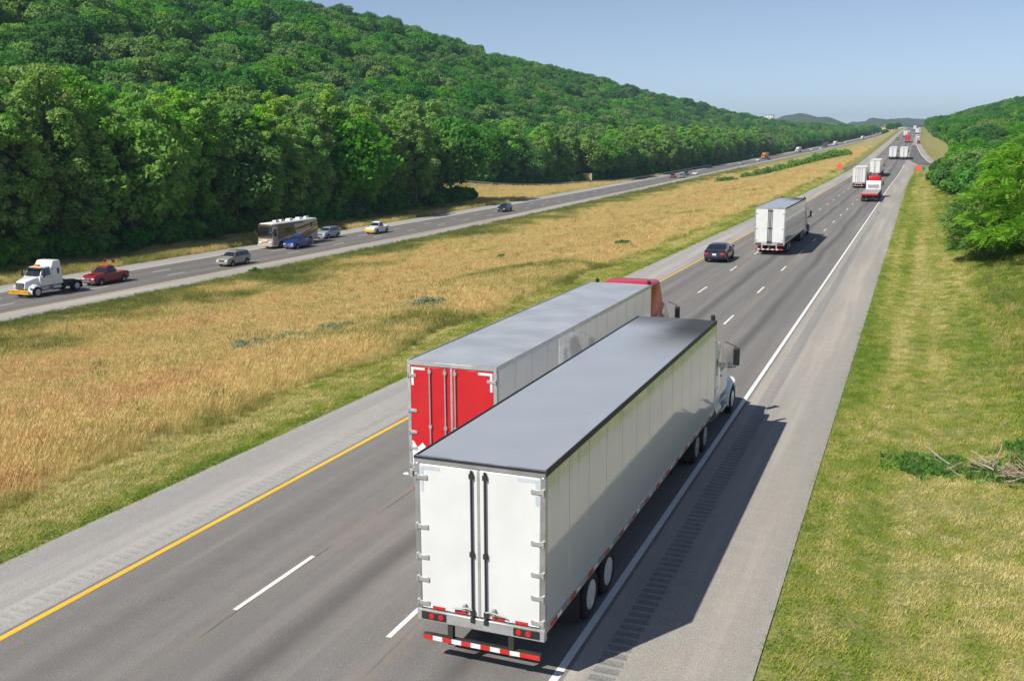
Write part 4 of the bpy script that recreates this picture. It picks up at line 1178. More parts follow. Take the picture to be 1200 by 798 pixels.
# rows beyond the gap
for row, dd in enumerate((8, 14, 21)):
    y = 300 + row * 3
    while y < 1900:
        g = float(guard_x(y)) if y < 461 else 0
        x = min(float(NE(y)) - WL - dd, g - 5 - row * 6 if y < 461 else 1e9) + rng.normal() * 1.4
        kind = ('front', 'front', 'front', 'pale', 'mid')[int(rng.random() * 5)] if y < 900 else ('mid', 'dark', 'front')[int(rng.random() * 3)]
        cand.append((kind, x, y, (.78 + .28 * rng.random()) * (1.25 if kind != 'front' else .92) * (1 if y < 800 else .7), 9))
        y += (5.5 if y < 600 else 8.0) + rng.random() * 2.5
# hillside
def hill():
    y = 30.0
    while y < 2050:
        step = 7.0 if y < 450 else (8.5 if y < 900 else 12)
        F = float(NE(y)) - WL
        x = F - (41 if y < 236 or y > 400 else 0) - rng.random() * 4
        if 236 <= y <= 461: x = min(F - 24, float(guard_x(y)) - 10)
        while x > F - 265:
            cand.append((('dark', 'mid', 'pale', 'dark', 'mid', 'mid')[int(min(5, 6 * fnoise(x / 45, y / 45, 2) * 1.0 + rng.normal() * 1.2)) % 6], x + rng.normal() * 1.6, y + rng.normal() * 1.6, (.78 + .5 * rng.random() ** 1.5) * (1 if y < 900 else .9), 20))
            x -= step * (.85 + .3 * rng.random())
        y += step * .95
hill()
# right-hand bank
y = 150.0
while y < 1900:
    x0 = float(np.interp(y, [150, 190, 262, 300, 345, 360, 500, 700, 1000, 1900], [30, 24, 23.5, 29, 38, 33, 31, 27, 24, 22]))
    x = x0 + rng.random() * 2
    lim = 16.65 + y * .115 + 14
    while x < min(lim, 150):
        near = y < 330 and x < 40
        cand.append((('dark', 'mid', 'mid', 'dark', 'pale')[int(rng.random() * 5)], x, y + rng.normal() * 1.2, (.34 + .16 * rng.random()) if y < 330 else (.48 + .26 * rng.random()), 30))
        x += (4.2 if y < 330 else 6.5) * (.85 + .3 * rng.random())
    y += 4.5 if y < 330 else (7 if y < 700 else 12)
tx = np.array([c[1] for c in cand]); tyy = np.array([c[2] for c in cand]); tsc = np.array([c[3] for c in cand])
tz_ = height(tx, tyy)
px, py, pz = view(np.stack([tx, tyy, tz_ + 8], 1))
vis = (pz > 5) & (px > -130 - 9000 / np.maximum(pz, 10)) & (px < 1290 + 3000 / np.maximum(pz, 10)) & (ramp_dist(tx, tyy) > 8)
inframe = vis & (px > -20) & (px < 1215)
order = np.argsort(np.where(inframe, pz, 1e9))
single = set(order[:290].tolist())
ORD = ['first', 'second', 'third', 'fourth', 'fifth', 'sixth', 'seventh', 'eighth', 'ninth', 'tenth', 'eleventh', 'twelfth', 'thirteenth', 'fourteenth', 'fifteenth', 'sixteenth', 'seventeenth', 'eighteenth', 'nineteenth', 'twentieth', 'twenty-first', 'twenty-second', 'twenty-third', 'twenty-fourth', 'twenty-fifth', 'twenty-sixth', 'twenty-seventh', 'twenty-eighth', 'twenty-ninth', 'thirtieth']
fr1 = sorted([i for i in single if cand[i][4] == 0], key=lambda i: px[i])
TONE = dict(front='bright green', dark='dark green', mid='mid green', pale='pale grey-green')
for i in sorted(single):
    k, x, y, s, row = cand[i]
    v = TREES[k][int(rng.random() * len(TREES[k]))]
    o = empty('tree', (x, y, float(tz_[i]) - .1), rng.random() * 6.28)
    o.scale = (s * (.92 + .16 * rng.random()), s * (.92 + .16 * rng.random()), s)
    link('trunk', v[0], o); link('crown', v[1], o)
    if row == 0:
        n = fr1.index(i)
        tag(o, f'{ORD[n]} tree from the left in the front row beside the far road', 'tree', 'front row of tall roadside trees')
    elif row in (1, 2, 3): tag(o, f'tall {TONE[k]} tree standing inside the wood behind the front row', 'tree', f'{TONE[k]} trees inside the roadside wood')
    elif row == 9: tag(o, f'{TONE[k]} tree at the wood edge behind the roadside guardrail', 'tree', f'{TONE[k]} trees behind the guardrail')
    elif row == 20: tag(o, f'{TONE[k]} broadleaf tree on the wooded hillside', 'tree', f'{TONE[k]} hillside trees')
    else: tag(o, f'{TONE[k]} tree on the right-hand bank beyond the sumac', 'tree', f'{TONE[k]} trees on the right-hand bank')

# ---- scattering of what nobody could count
def scatter(name, P, scl, rot, idx, protos, tint=None, tilt=None):
    me = bpy.data.meshes.new(name)
    me.vertices.add(len(P)); me.vertices.foreach_set('co', np.asarray(P, np.float32).ravel())
    def attr(n, typ, v):
        a = me.attributes.new(n, typ, 'POINT'); a.data.foreach_set('value', np.asarray(v))
    attr('scl', 'FLOAT', np.asarray(scl, np.float32)); attr('rot', 'FLOAT', np.asarray(rot, np.float32)); attr('idx', 'INT', np.asarray(idx, np.int32))
    attr('tint', 'FLOAT', np.asarray(tint if tint is not None else np.zeros(len(P)), np.float32))
    attr('tilt', 'FLOAT', np.asarray(tilt if tilt is not None else np.zeros(len(P)), np.float32))
    o = link(name, me)
    g = bpy.data.node_groups.new(name, 'GeometryNodeTree')
    g.interface.new_socket('Geometry', in_out='INPUT', socket_type='NodeSocketGeometry'); g.interface.new_socket('Geometry', in_out='OUTPUT', socket_type='NodeSocketGeometry')
    N = g.nodes; L = g.links
    gi = N.new('NodeGroupInput'); go = N.new('NodeGroupOutput'); ip = N.new('GeometryNodeInstanceOnPoints'); jn = N.new('GeometryNodeJoinGeometry')
    for pr in protos:
        oi = N.new('GeometryNodeObjectInfo'); oi.inputs['Object'].default_value = pr; oi.inputs['As Instance'].default_value = True
        L.new(oi.outputs['Geometry'], jn.inputs[0])
    def na(n, typ):
        a = N.new('GeometryNodeInputNamedAttribute'); a.data_type = typ; a.inputs['Name'].default_value = n; return a.outputs['Attribute']
    cx = N.new('ShaderNodeCombineXYZ'); L.new(na('tilt', 'FLOAT'), cx.inputs[0]); L.new(na('rot', 'FLOAT'), cx.inputs[2])
    er = N.new('FunctionNodeEulerToRotation'); L.new(cx.outputs[0], er.inputs[0])
    L.new(gi.outputs[0], ip.inputs['Points']); L.new(jn.outputs[0], ip.inputs['Instance']); ip.inputs['Pick Instance'].default_value = True
    L.new(na('idx', 'INT'), ip.inputs['Instance Index']); L.new(er.outputs[0], ip.inputs['Rotation']); L.new(na('scl', 'FLOAT'), ip.inputs['Scale'])
    L.new(ip.outputs[0], go.inputs[0])
    md = o.modifiers.new('scatter', 'NODES'); md.node_group = g
    return o
def proto(name, me): return bpy.data.objects.new(name, me)

def joined(tm, cm, name):
    """trunk and crown in one mesh, for the mass of far trees"""
    v1 = np.empty(len(tm.vertices) * 3, np.float32); tm.vertices.foreach_get('co', v1)
    v2 = np.empty(len(cm.vertices) * 3, np.float32); cm.vertices.foreach_get('co', v2)
    bm = bmesh.new(); bm.from_mesh(tm)
    for f in bm.faces: f.material_index = 1
    bm.from_mesh(cm)
    n1 = len(tm.polygons)
    bm.faces.ensure_lookup_table()
    for k, f in enumerate(bm.faces): f.material_index = 1 if k < n1 else 0
    me = bpy.data.meshes.new(name); bm.to_mesh(me); bm.free()
    me.materials.append(cm.materials[0]); me.materials.append(tm.materials[0])
    return me
kinds = ['front', 'dark', 'mid', 'pale']
protos = []; base = {}
for k in kinds:
    base[k] = len(protos)
    for a, b in TREES[k][:3]: protos.append(proto('forest_tree', joined(a, b, 'forest_tree')))
rest = [i for i in np.where(vis)[0] if i not in single]
P = np.stack([tx[rest], tyy[rest], tz_[rest] - .1], 1)
ids = [base[cand[i][0]] + int(rng.random() * 3) for i in rest]
# object info order is reversed by the join; look-alikes are picked at random, so only the kind must be right
ids = [len(protos) - 1 - k for k in ids]
o = scatter('forest', P, tsc[rest] * (.95 + .1 * rng.random(len(rest))), rng.random(len(rest)) * 6.28, ids, protos)
tag(o, 'dense green broadleaf forest covering the far hillside and ridge', 'forest', kind='stuff')

# undergrowth along the foot of the wood
def bush_mesh(name, seed, r, h, nl, per, leaf, mat):
    return crown_mesh(name, seed, h, r, h * .08, nl, per, leaf, mat, peak=.3, lob=(.25, .42))[0]
ub = [proto('undergrowth_bush', bush_mesh('undergrowth_bush', 50 + i, 1.7, 2.1, 14, 55, .34, (M_LF_DARK, M_LF_MID)[i % 2])) for i in range(4)]
ux, uy = [], []
for y in np.arange(30, 240, .8):
    for d0 in (13.0, 14.5, 17, 21, 26):
        ux.append(float(NE(y)) - WL - d0 - rng.random() * 2); uy.append(y + rng.random())
for y in np.arange(262, 462, 1.6): ux.append(float(guard_x(y)) - 2.2 - rng.random() * 3); uy.append(y)
for y in np.arange(462, 900, 2.5): ux.append(float(NE(y)) - WL - 4.5 - rng.random() * 3); uy.append(y)
for y in np.arange(172, 1500, 1.5):
    x0 = float(np.interp(y, [150, 190, 262, 300, 345, 360, 500, 700, 1000, 1900], [27, 21.5, 21.5, 27, 36, 30.5, 29, 25, 22, 20])); ux.append(x0 + rng.random() * 3); uy.append(y)
ux = np.array(ux); uy = np.array(uy); uz = height(ux, uy)
a, b, c = view(np.stack([ux, uy, uz], 1)); m = (a > -80) & (a < 1290) & (c > 5) & (ramp_dist(ux, uy) > 7)
o = scatter('undergrowth', np.stack([ux, uy, uz], 1)[m], .8 + 1.1 * rng.random(m.sum()), rng.random(m.sum()) * 6.28, rng.integers(0, 4, m.sum()), ub)
o.name = 'undergrowth'
tag(o, 'dark green undergrowth along the foot of the woods', 'undergrowth', kind='stuff')

# ------------------------------------------------------------------ grasses
def tint_mat(name, stops, rough=.8, tr=.3, nz=.25):
    t = NT(name)
    a = t.node('ShaderNodeAttribute', attribute_name='tint', attribute_type='INSTANCER').outputs['Fac']
    r = t.node('ShaderNodeObjectInfo').outputs['Random']
    f = t.math('ADD', a, t.math('MULTIPLY', t.math('SUBTRACT', r, .5), nz), clamp=True)
    c = t.ramp(f, stops)
    g = t.node('ShaderNodeTexCoord').outputs['Object']
    c = t.mix(t.mapr(t.noise(g, 9, 1), .3, .7, 0, .3), c, [x * .65 for x in stops[len(stops) // 2][1]])
    t.base(c); t.rough(rough); t.b.inputs['Specular IOR Level'].default_value = .2
    tl = t.node('ShaderNodeBsdfTranslucent'); t.con(c, tl.inputs[0])
    mx = t.node('ShaderNodeMixShader'); mx.inputs[0].default_value = tr
    t.con(t.b.outputs[0], mx.inputs[1]); t.con(tl.outputs[0], mx.inputs[2]); t.con(mx.outputs[0], t.out.inputs[0])
    return t.m
M_TALL = tint_mat('tall meadow grass', [(0, (.10, .17, .03)), (.3, (.36, .35, .09)), (.5, (.70, .57, .23)), (.8, (.82, .63, .28)), (1, (.77, .50, .24))])
M_SHORT = tint_mat('mown grass', [(0, (.12, .26, .02)), (.35, (.27, .38, .045)), (.65, (.50, .48, .12)), (1, (.82, .70, .34))], nz=.35)
def grass_clump(name, seed, n, r, h, w, lean, mat, head=False, flat=0.0):
    rg = np.random.default_rng(seed); V = []; F = []
    for k in range(n):
        a = rg.random() * 6.28; d = r * math.sqrt(rg.random()); p = np.array([d * math.cos(a), d * math.sin(a), -.02])
        hh = h * (.55 + .6 * rg.random()); th = rg.random() * 6.28
        ln = lean * (.3 + rg.random()) * hh
        if rg.random() < flat: ln = hh * 1.2; hh = .03 + .04 * rg.random()
        dirv = np.array([math.cos(th), math.sin(th), 0]); sd = np.array([-math.sin(th + .6), math.cos(th + .6), 0]) * w * (.6 + .7 * rg.random())
        p1 = p + dirv * ln * .35 + np.array([0, 0, hh * .6]); p2 = p + dirv * ln + np.array([0, 0, hh])
        i = len(V)
        if head: V += [p - sd * .4, p + sd * .4, p1 + sd * .55, p1 - sd * .55, p2 + sd * .9 - dirv * .0, p2 - sd * .9]
        else: V += [p - sd, p + sd, p1 + sd * .8, p1 - sd * .8, p2 + sd * .15, p2 - sd * .15]
        F += [(i, i + 1, i + 2, i + 3), (i + 3, i + 2, i + 4, i + 5)]
    return proto(name, np_mesh(name, np.array(V), np.array(F), mat))
tall = [grass_clump('tall_grass', 70 + i, 30, .32, .56, .0085, .38, M_TALL, head=i % 3 != 2) for i in range(6)]
tuft = [grass_clump('mown_tuft', 90 + i, 20, .17, .085, .0075, .7, M_SHORT, flat=(.0, .15, .35, .6)[i % 4]) for i in range(8)]

def sample(fx0, fx1, y0, y1, dens):
    """random points between two X curves with a density per square metre that thins with distance"""
    out = []
    y = y0
    while y < y1:
        dy = max(1.0, y * .03)
        n = rng.poisson(max(0, float(fx1(y) - fx0(y))) * dy * 1.0 * dens(y))
        yy = y + rng.random(n) * dy
        out.append(np.stack([fx0(yy) + (fx1(yy) - fx0(yy)) * rng.random(n), yy], 1))
        y += dy
    return np.concatenate(out)
def cull(Q, mar=60):
    z = height(Q[:, 0], Q[:, 1]); a, b, c = view(np.stack([Q[:, 0], Q[:, 1], z], 1))
    m = (c > 3) & (a > -mar - 1500 / np.maximum(c, 5)) & (a < 1200 + mar + 1500 / np.maximum(c, 5)) & (b < 860 + 1500 / np.maximum(c, 5)) & (b > 60)
    return np.stack([Q[:, 0], Q[:, 1], z], 1)[m], c[m]
# hay-coloured median meadow
Q = sample(lambda y: NE(y) + .4, lambda y: xr(y) - 6.0 + .5 * np.sin(np.asarray(y) * .5), 8, 520, lambda y: 16 if y < 70 else (16 * (70 / y) ** 1.45))
P, dep = cull(Q)
u = median_u(P[:, 0], P[:, 1])
tn = .72 + (fnoise(P[:, 0] / 7, P[:, 1] / 7, 4) - .5) * .8 + (fnoise(P[:, 0] / 1.6 + 40, P[:, 1] / 1.6, 2) - .5) * .4
tn = tn - .68 * sstep(.74, .95, u + (fnoise(P[:, 0] / 6, P[:, 1] / 12, 2) - .5) * .25)
d = xr(P[:, 1]) - 3.05 - P[:, 0]
tn = tn - .35 * (1 - sstep(3.0, 4.2, d))
patch_ = fnoise(P[:, 0] / 14 + 9, P[:, 1] / 24 + 2, 3); tn = tn - .3 * sstep(.70, .80, patch_)
tn = tn + .12 * sstep(0, 60, -P[:, 0] - .5 * P[:, 1])
sc = (.75 + .5 * fnoise(P[:, 0] / 5 + 3, P[:, 1] / 5, 2)) * np.clip((dep / 70) ** .35, 1, 1.7) * (1 - .45 * sstep(.85, .98, u)) * (.55 + .45 * sstep(3, 5.5, d))
wd = rng.random(len(P)) < .012; tn[wd] = .05; sc[wd] *= 1.25
o = scatter('meadow_grass', P, sc, rng.random(len(P)) * 6.28, rng.integers(0, 6, len(P)), tall, np.clip(tn, .02, 1))
tag(o, 'tall hay-coloured grass filling the median between the two roads', 'grass', kind='stuff')
nt = len(P)
# verge beyond the far carriageway
Q = sample(lambda y: NE(y) - WL - np.where((np.asarray(y) > 236) & (np.asarray(y) < 384), np.clip(NE(y) - WL - guard_x(y) - 2, 3, 40), 15), lambda y: NE(y) - WL - .1, 20, 500, lambda y: 6 if y < 100 else 6 * (100 / y) ** 1.3)
P, dep = cull(Q)
tn = .42 + (fnoise(P[:, 0] / 4, P[:, 1] / 6, 3) - .5) * 1.1 + .25 * sstep(200, 260, P[:, 1]) - .2 * sstep(6, 10, NE(P[:, 1]) - WL - P[:, 0]) * (1 - sstep(220, 250, P[:, 1]))
o = scatter('verge_grass', P, (.7 + .5 * rng.random(len(P))) * 1.2, rng.random(len(P)) * 6.28, rng.integers(0, 6, len(P)), tall, np.clip(tn, .02, 1))
tag(o, 'rough green and straw verge grass beside the far road', 'grass', kind='stuff')
# mown strips: by the median shoulder and the right-hand bank
Q1 = sample(lambda y: xr(y) - 6.6 + .4 * np.sin(np.asarray(y) * .5), lambda y: xr(y) - 3.1 + .6 * fnoise(np.asarray(y) * .9, np.asarray(y) * 0 + 8, 3), 8, 330, lambda y: 60 if y < 45 else 60 * (45 / y) ** 1.6)
Q2 = sample(lambda y: xr(y) + 14.46 - .60 * fnoise(np.asarray(y) * .9, np.asarray(y) * 0 + 3, 3), lambda y: np.minimum(16.65 + np.asarray(y) * .1 + 8, 46), 10, 330, lambda y: 62 if y < 45 else 62 * (45 / y) ** 1.6)
P1, d1 = cull(Q1); P2, d2 = cull(Q2)
P = np.concatenate([P1, P2]); dep = np.concatenate([d1, d2])
keep = ramp_dist(P[:, 0], P[:, 1]) > 5; P = P[keep]; dep = dep[keep]
e = P[:, 0] - 14.42 - xr(P[:, 1])
tn = .48 + (fnoise(P[:, 0] / 2.2, P[:, 1] / 6, 4) - .5) * .75 + (fnoise(P[:, 0] / .35, P[:, 1] / .5, 2) - .5) * 1.0
band_ = fnoise(P[:, 0] / .9 + 7, P[:, 1] / 26, 2); tn = tn + .8 * (band_ - .47)
tn = tn - .25 * sstep(4.2, 7.5, e) - .18 * (np.abs(e) < .7) + .22 * sstep(1.4, 3, e) * (1 - sstep(3.2, 4.6, e))
tn = tn + np.where(e < 0, .12 - .3 * sstep(.9, .2, -3.05 - P[:, 0] + xr(P[:, 1])), 0)
sc = (.75 + .5 * rng.random(len(P))) * np.clip((dep / 45) ** .5, 1, 2.2) * (1 + .9 * sstep(4.5, 8, e) * (rng.random(len(P)) ** 2))
ii = np.where(tn + rng.normal(size=len(P)) * .2 > .62, rng.integers(0, 2, len(P)) * 4 + 2 + rng.integers(0, 2, len(P)), rng.integers(0, 2, len(P)) * 4 + rng.integers(0, 2, len(P)))
o = scatter('mown_grass', P, sc, rng.random(len(P)) * 6.28, ii, tuft, np.clip(tn, .02, 1))
tag(o, 'short mown grass with dry cuttings on the bank and median edge', 'grass', kind='stuff')
# longer growth on the upper part of the right-hand bank
Q = sample(lambda y: xr(y) + 14.42 + 6.0 - .0 * np.asarray(y), lambda y: np.minimum(16.65 + np.asarray(y) * .1 + 8, 60), 12, 330, lambda y: 4.5 if y < 60 else 4.5 * (60 / y) ** 1.3)
P, dep = cull(Q)
keep = (ramp_dist(P[:, 0], P[:, 1]) > 6) & (fnoise(P[:, 0] / 3, P[:, 1] / 5, 3) > .42); P = P[keep]
tn = .20 + (fnoise(P[:, 0] / 3 + 2, P[:, 1] / 4, 3) - .5) * .9
o = scatter('bank_grass', P, .38 + .42 * rng.random(len(P)), rng.random(len(P)) * 6.28, rng.integers(0, 6, len(P)), tall, np.clip(tn, .02, .8))
tag(o, 'longer green grass on the upper right-hand bank', 'grass', kind='stuff')
print('grass', nt, len(P), 'trees', len(single), len(rest))

# ------------------------------------------------------------------ single plants
def hz(x, y): return float(height(np.array([x]), np.array([y]))[0])
# sumac thicket on the right-hand bank: fronds of narrow leaflets
def frond(rg):
    V = []; F = []
    L_ = .62
    n = 7
    for k in range(n):
        u = (k + .6) / n; y = L_ * u; z = .10 * math.sin(math.pi * u) - .22 * u * u
        for s in (-1, 1):
            ll = .23 * math.sin(math.pi * (.18 + .8 * u)) + .04
            i = len(V); w = .058
            V += [(0, y - w, z), (s * ll * .5, y - w * .6 + .03, z + .012), (s * ll, y + .07, z - .04), (s * ll * .5, y + w + .04, z + .012)]
            F.append((i, i + 1, i + 2, i + 3))
    return np.array(V), np.array(F)
def sumac(x, y, r, h, seed, label, nf=900):
    rg = np.random.default_rng(seed)
    root = tag(empty('sumac_bush', (x, y, hz(x, y) - .05)), label, 'shrub', 'sumac shrubs on the right-hand bank')
    b = MB(); tips = []
    for k in range(10):
        a = rg.random() * 6.28; q = r * .55 * math.sqrt(rg.random())
        p = Vector((q * math.cos(a) * .3, q * math.sin(a) * .3, 0)); t_ = Vector((q * math.cos(a) * 1.4, q * math.sin(a) * 1.4, h * (.55 + .35 * rg.random())))
        m = (p + t_) / 2 + Vector((rg.normal() * .2, rg.normal() * .2, .2))
        b.tube([p, m, t_], [.075, .05, .02], 6)
    b.build('trunk', M_BARK, root)
    fv, ff = frond(rg); VV = []; FF = []; fl = MB()
    cl = []
    for k in range(34):
        a = k * 2.4; hh = (k + .5) / 34
        env = math.sqrt(max(.05, 1 - ((hh - .35) / .72) ** 2)); q = r * env * (.55 + .4 * rg.random())
        cl.append((np.array([q * math.cos(a), q * math.sin(a), h * (.03 + .93 * hh)]), r * (.2 + .12 * rg.random())))
    for k in range(nf):
        c, rl = cl[int(rg.random() * len(cl))]
        d = rg.normal(size=3); d[2] = abs(d[2]) * .8 + .0; d /= np.linalg.norm(d)
        p = c + d * rl * (.5 + .6 * rg.random()) * np.array([1, 1, .75])
        out = np.array([p[0], p[1], 0]); out = out / (np.linalg.norm(out) + 1e-6)
        f = d * .7 + out * .5 + rg.normal(size=3) * .35; f /= np.linalg.norm(f)
        up_ = np.array([0, 0, 1.0]) + rg.normal(size=3) * .3; sx = np.cross(f, up_); sx /= np.linalg.norm(sx); uu = np.cross(sx, f)
        s = .75 + .6 * rg.random()
        VV.append(p + (fv[:, :1] * sx + fv[:, 1:2] * f + fv[:, 2:3] * uu) * s); FF.append(ff + k * len(fv))
        if rg.random() < .07 and p[2] > h * .35:
            q = Vector(p + np.array([0, 0, .1])); fl.tube([q, q + Vector((rg.normal() * .03, rg.normal() * .03, .08)), q + Vector((0, 0, .17))], [.03, .05, .012], 6)
    link('crown', np_mesh('crown', np.concatenate(VV), np.concatenate(FF), M_LF_SUMAC), root)
    tag(fl.build('flower_clusters', pm('orange flower clusters', (.62, .30, .14), .8, var=.3), root), kind='stuff')
    return root
sumac(25.0, 80, 4.6, 7.6, 3, 'big bright green sumac with orange flower spikes at the right edge', 2600)
sumac(21.9, 86, 2.9, 5.0, 8, 'left lobe of the sumac thicket leaning over the mown bank', 1300)
sumac(26.5, 94, 4.2, 8.6, 9, 'sumac half hidden behind the big one at the right edge', 1800)

def shrub(name, x, y, r, h, seed, mat, label, cat='shrub', group=None, leaf=.2, nl=16, per=70):
    root = tag(empty(name, (x, y, hz(x, y) - .03)), label, cat, group)
    cm, cent = crown_mesh('crown', seed, h, r, h * .06, nl, per, leaf, mat, peak=.3, lob=(.25, .42))
    link('crown', cm, root)
    b = MB()
    for k in range(4):
        c = cent[(k * 5 + 3) % len(cent)][0]; b.tube([(0, 0, -.1), (c[0] * .4, c[1] * .4, c[2] * .5), tuple(c)], [.05, .035, .012], 5)
    b.build('stem', M_BARK, root)
    return root
names = ['leftmost', 'second', 'third', 'fourth', 'fifth', 'sixth', 'seventh', 'eighth', 'ninth', 'tenth', 'rightmost']
for k in range(11):
    u = k / 10
    x = -44.0 + 31 * u; y = 352 + 66 * u
    if k == 1: continue
    shrub('median_shrub', x + random.uniform(-1, 1), y, 3.6 + random.random() * 1.2, 1.5 + 1.5 * u + random.random() * .5, 200 + k, M_LF_MID if k % 3 else M_LF_WEED, f'{names[k]} low green shrub of the hedge-like row crossing the median', 'shrub', 'row of low shrubs across the median', leaf=.4, nl=16, per=60)
shrub('weed_clump', -10.6, 54.2, 1.05, .8, 301, M_LF_GREY, 'grey-green weed clump at the mown edge beside the red truck', 'weed', leaf=.09, nl=18, per=120)
shrub('weed_clump', -12.6, 55.3, .7, .5, 302, M_LF_GREY, 'small grey weed just left of the bigger clump by the mown edge', 'weed', leaf=.08, nl=12, per=100)
for k, (x, y, lb) in enumerate([(-15.5, 43.5, 'left one of the pale grey-green weed patches in the meadow'), (-13.9, 44.6, 'middle one of the pale grey-green weed patches in the meadow'), (-12.6, 46.8, 'right one of the pale grey-green weed patches in the meadow')]):
    shrub('weed_patch', x, y, 1.1, .62, 310 + k, M_LF_GREY, lb, 'weed', 'grey-green weed patches in the meadow', leaf=.08, nl=16, per=110)
shrub('weed_clump', -9.0, 92, .8, .9, 320, M_LF_DARK, 'small dark weed clump in the meadow above the black sedan', 'weed', leaf=.12, nl=12, per=80)
shrub('weed_clump', -24, 98, .5, 1.0, 321, M_LF_DARK, 'lone dark thistle standing far back in the meadow', 'weed', leaf=.1, nl=10, per=70)
shrub('weed_clump', -54.5, 96.5, .6, .6, 322, M_LF_DARK, 'small dark weed growing at the far road edge below the silver SUV', 'weed', leaf=.1, nl=10, per=70)
for k, (x, y, s, lb) in enumerate([(-13.5, 1090, .62, 'lone dark round tree standing in the far median'), (-9, 1180, .5, 'smaller dark tree behind the lone median tree'), (-22, 1210, .55, 'dark tree left of the lone median tree far away')]):
    v = TREES['dark'][k]; o = tag(empty('tree', (x, y, hz(x, y) - .1)), lb, 'tree'); o.scale = (s * 1.15, s * 1.15, s); link('trunk', v[0], o); link('crown', v[1], o)

# brush pile of dead branches on the bank
rb_ = random.Random(77)
bp = tag(empty('brush_pile', (19.5, 30.8, hz(19.5, 30.8))), 'pile of dead pale branches and twigs lying on the grass bank', 'brush pile')
M_DEAD = [bark('bleached dead wood', (.40, .31, .22)), bark('brown dead wood', (.24, .16, .10)), bark('pale dead wood', (.52, .43, .33))]
def branch_mesh(seed):
    r = random.Random(seed); b = MB(); L_ = 1.0; pts = []; p = Vector((0, 0, 0)); d = Vector((1, 0, .1))
    for k in range(6):
        pts.append(p.copy()); d = (d + Vector((0, r.uniform(-.3, .3), r.uniform(-.2, .22)))).normalized(); p = p + d * .2
    b.tube(pts, [.03, .026, .022, .017, .012, .006], 6)
    for k in (2, 3, 4):
        q = pts[k]; e = q + Vector((r.uniform(.1, .25), r.choice((-1, 1)) * r.uniform(.12, .28), r.uniform(-.05, .22))); b.tube([q, e], [.012, .004], 5)
    return b.mesh('branch', M_DEAD[seed % 3])
bms = [branch_mesh(s) for s in range(9)]
for k in range(260):
    u = rb_.random() ** .8
    x = -2.1 + 4.6 * u + rb_.gauss(0, .25); y = 1.9 - 3.2 * u + rb_.gauss(0, .3 + .2 * u)
    if u < .35 and rb_.random() < .6: continue
    o = link('branch', bms[rb_.randrange(9)], bp)
    zz = hz(19.5 + x, 30.8 + y) - hz(19.5, 30.8)
    o.location = (x, y, zz + rb_.random() * (.08 + .36 * u)); s = rb_.uniform(.3, .95); o.scale = (s, s, s)
    o.rotation_euler = (rb_.uniform(-.4, .4), rb_.uniform(-.18, .12), rb_.gauss(-.75, 1.2) + (math.pi if rb_.random() < .5 else 0))
wr = [grass_clump('weed_tuft', 400 + i, 26, .22, .2, .022, .9, M_LF_WEED) for i in range(3)]
n = 420
u = rng.random(n); X = 17.0 + 5.2 * u + rng.normal(size=n) * .35; Y = 33.0 - 3.4 * u + rng.normal(size=n) * .4
X[:150] = 17.7 + rng.normal(size=150) * .55; Y[:150] = 32.3 + rng.normal(size=150) * .45
X[150:230] = 21 + rng.normal(size=80) * .8; Y[150:230] = 33.3 + rng.normal(size=80) * .7
o = scatter('bank_weeds', np.stack([X, Y, height(X, Y)], 1), .6 + .6 * rng.random(n), rng.random(n) * 6.28, rng.integers(0, 3, n), wr)
tag(o, 'dark green broad-leaved weeds around the brush pile', 'weeds', kind='stuff')

# ------------------------------------------------------------------ guardrails, signs
M_RAIL = pm('weathered galvanised rail', (.58, .58, .56), .55, metal=.2, dirt=(.25, .22, .18), dirtamt=.4)
M_POST = pm('weathered timber post', (.26, .20, .14), .85, dirt=(.1, .08, .06), dirtamt=.4)
def guardrail(pts, label, spacing=2.2, sc=1.0):
    pts = [Vector((x, y, hz(x, y))) for x, y in pts]
    root = tag(empty('guardrail', pts[0]), label, 'guardrail')
    seg = []; 
    for a, b in zip(pts[:-1], pts[1:]):
        n = max(1, int((b - a).length / spacing))
        for k in range(n): 
            q = a.lerp(b, k / n); seg.append(Vector((q.x, q.y, hz(q.x, q.y))))
    seg.append(pts[-1])
    prof = [(0, .42), (.05, .47), (.05, .55), (0, .61), (.05, .67), (.05, .75), (0, .80)]
    rows = []
    for i, q in enumerate(seg):
        d = (seg[min(i + 1, len(seg) - 1)] - seg[max(i - 1, 0)]); d.z = 0; d.normalize(); nrm = Vector((d.y, -d.x, 0))
        rows.append([q + nrm * (.09 + px_) + Vector((0, 0, z)) - pts[0] for px_, z in prof])
    MB().grid(rows).build('rail', M_RAIL, root, flip=False)
    pmesh = MB().box(-.08, .08, -.08, .08, -.3, .86, .01, 1).mesh('post', M_POST)
    for q in seg[:290]:
        o = link('post', pmesh, root); o.location = q - pts[0]
    return root
guardrail([(-150, 262), (-121, 298), (-103, 330), (-94.4, 361), (-88.6, 384)] + [(float(NE(y)) - WL - 1.2, y) for y in (400, 430, 461, 500, 560)], 'long grey guardrail curving from the wood to the far road')
guardrail([(-3.6, 303), (-2.6, 326), (-2.6, 345)], 'short dark guardrail beside the left orange diamond sign')

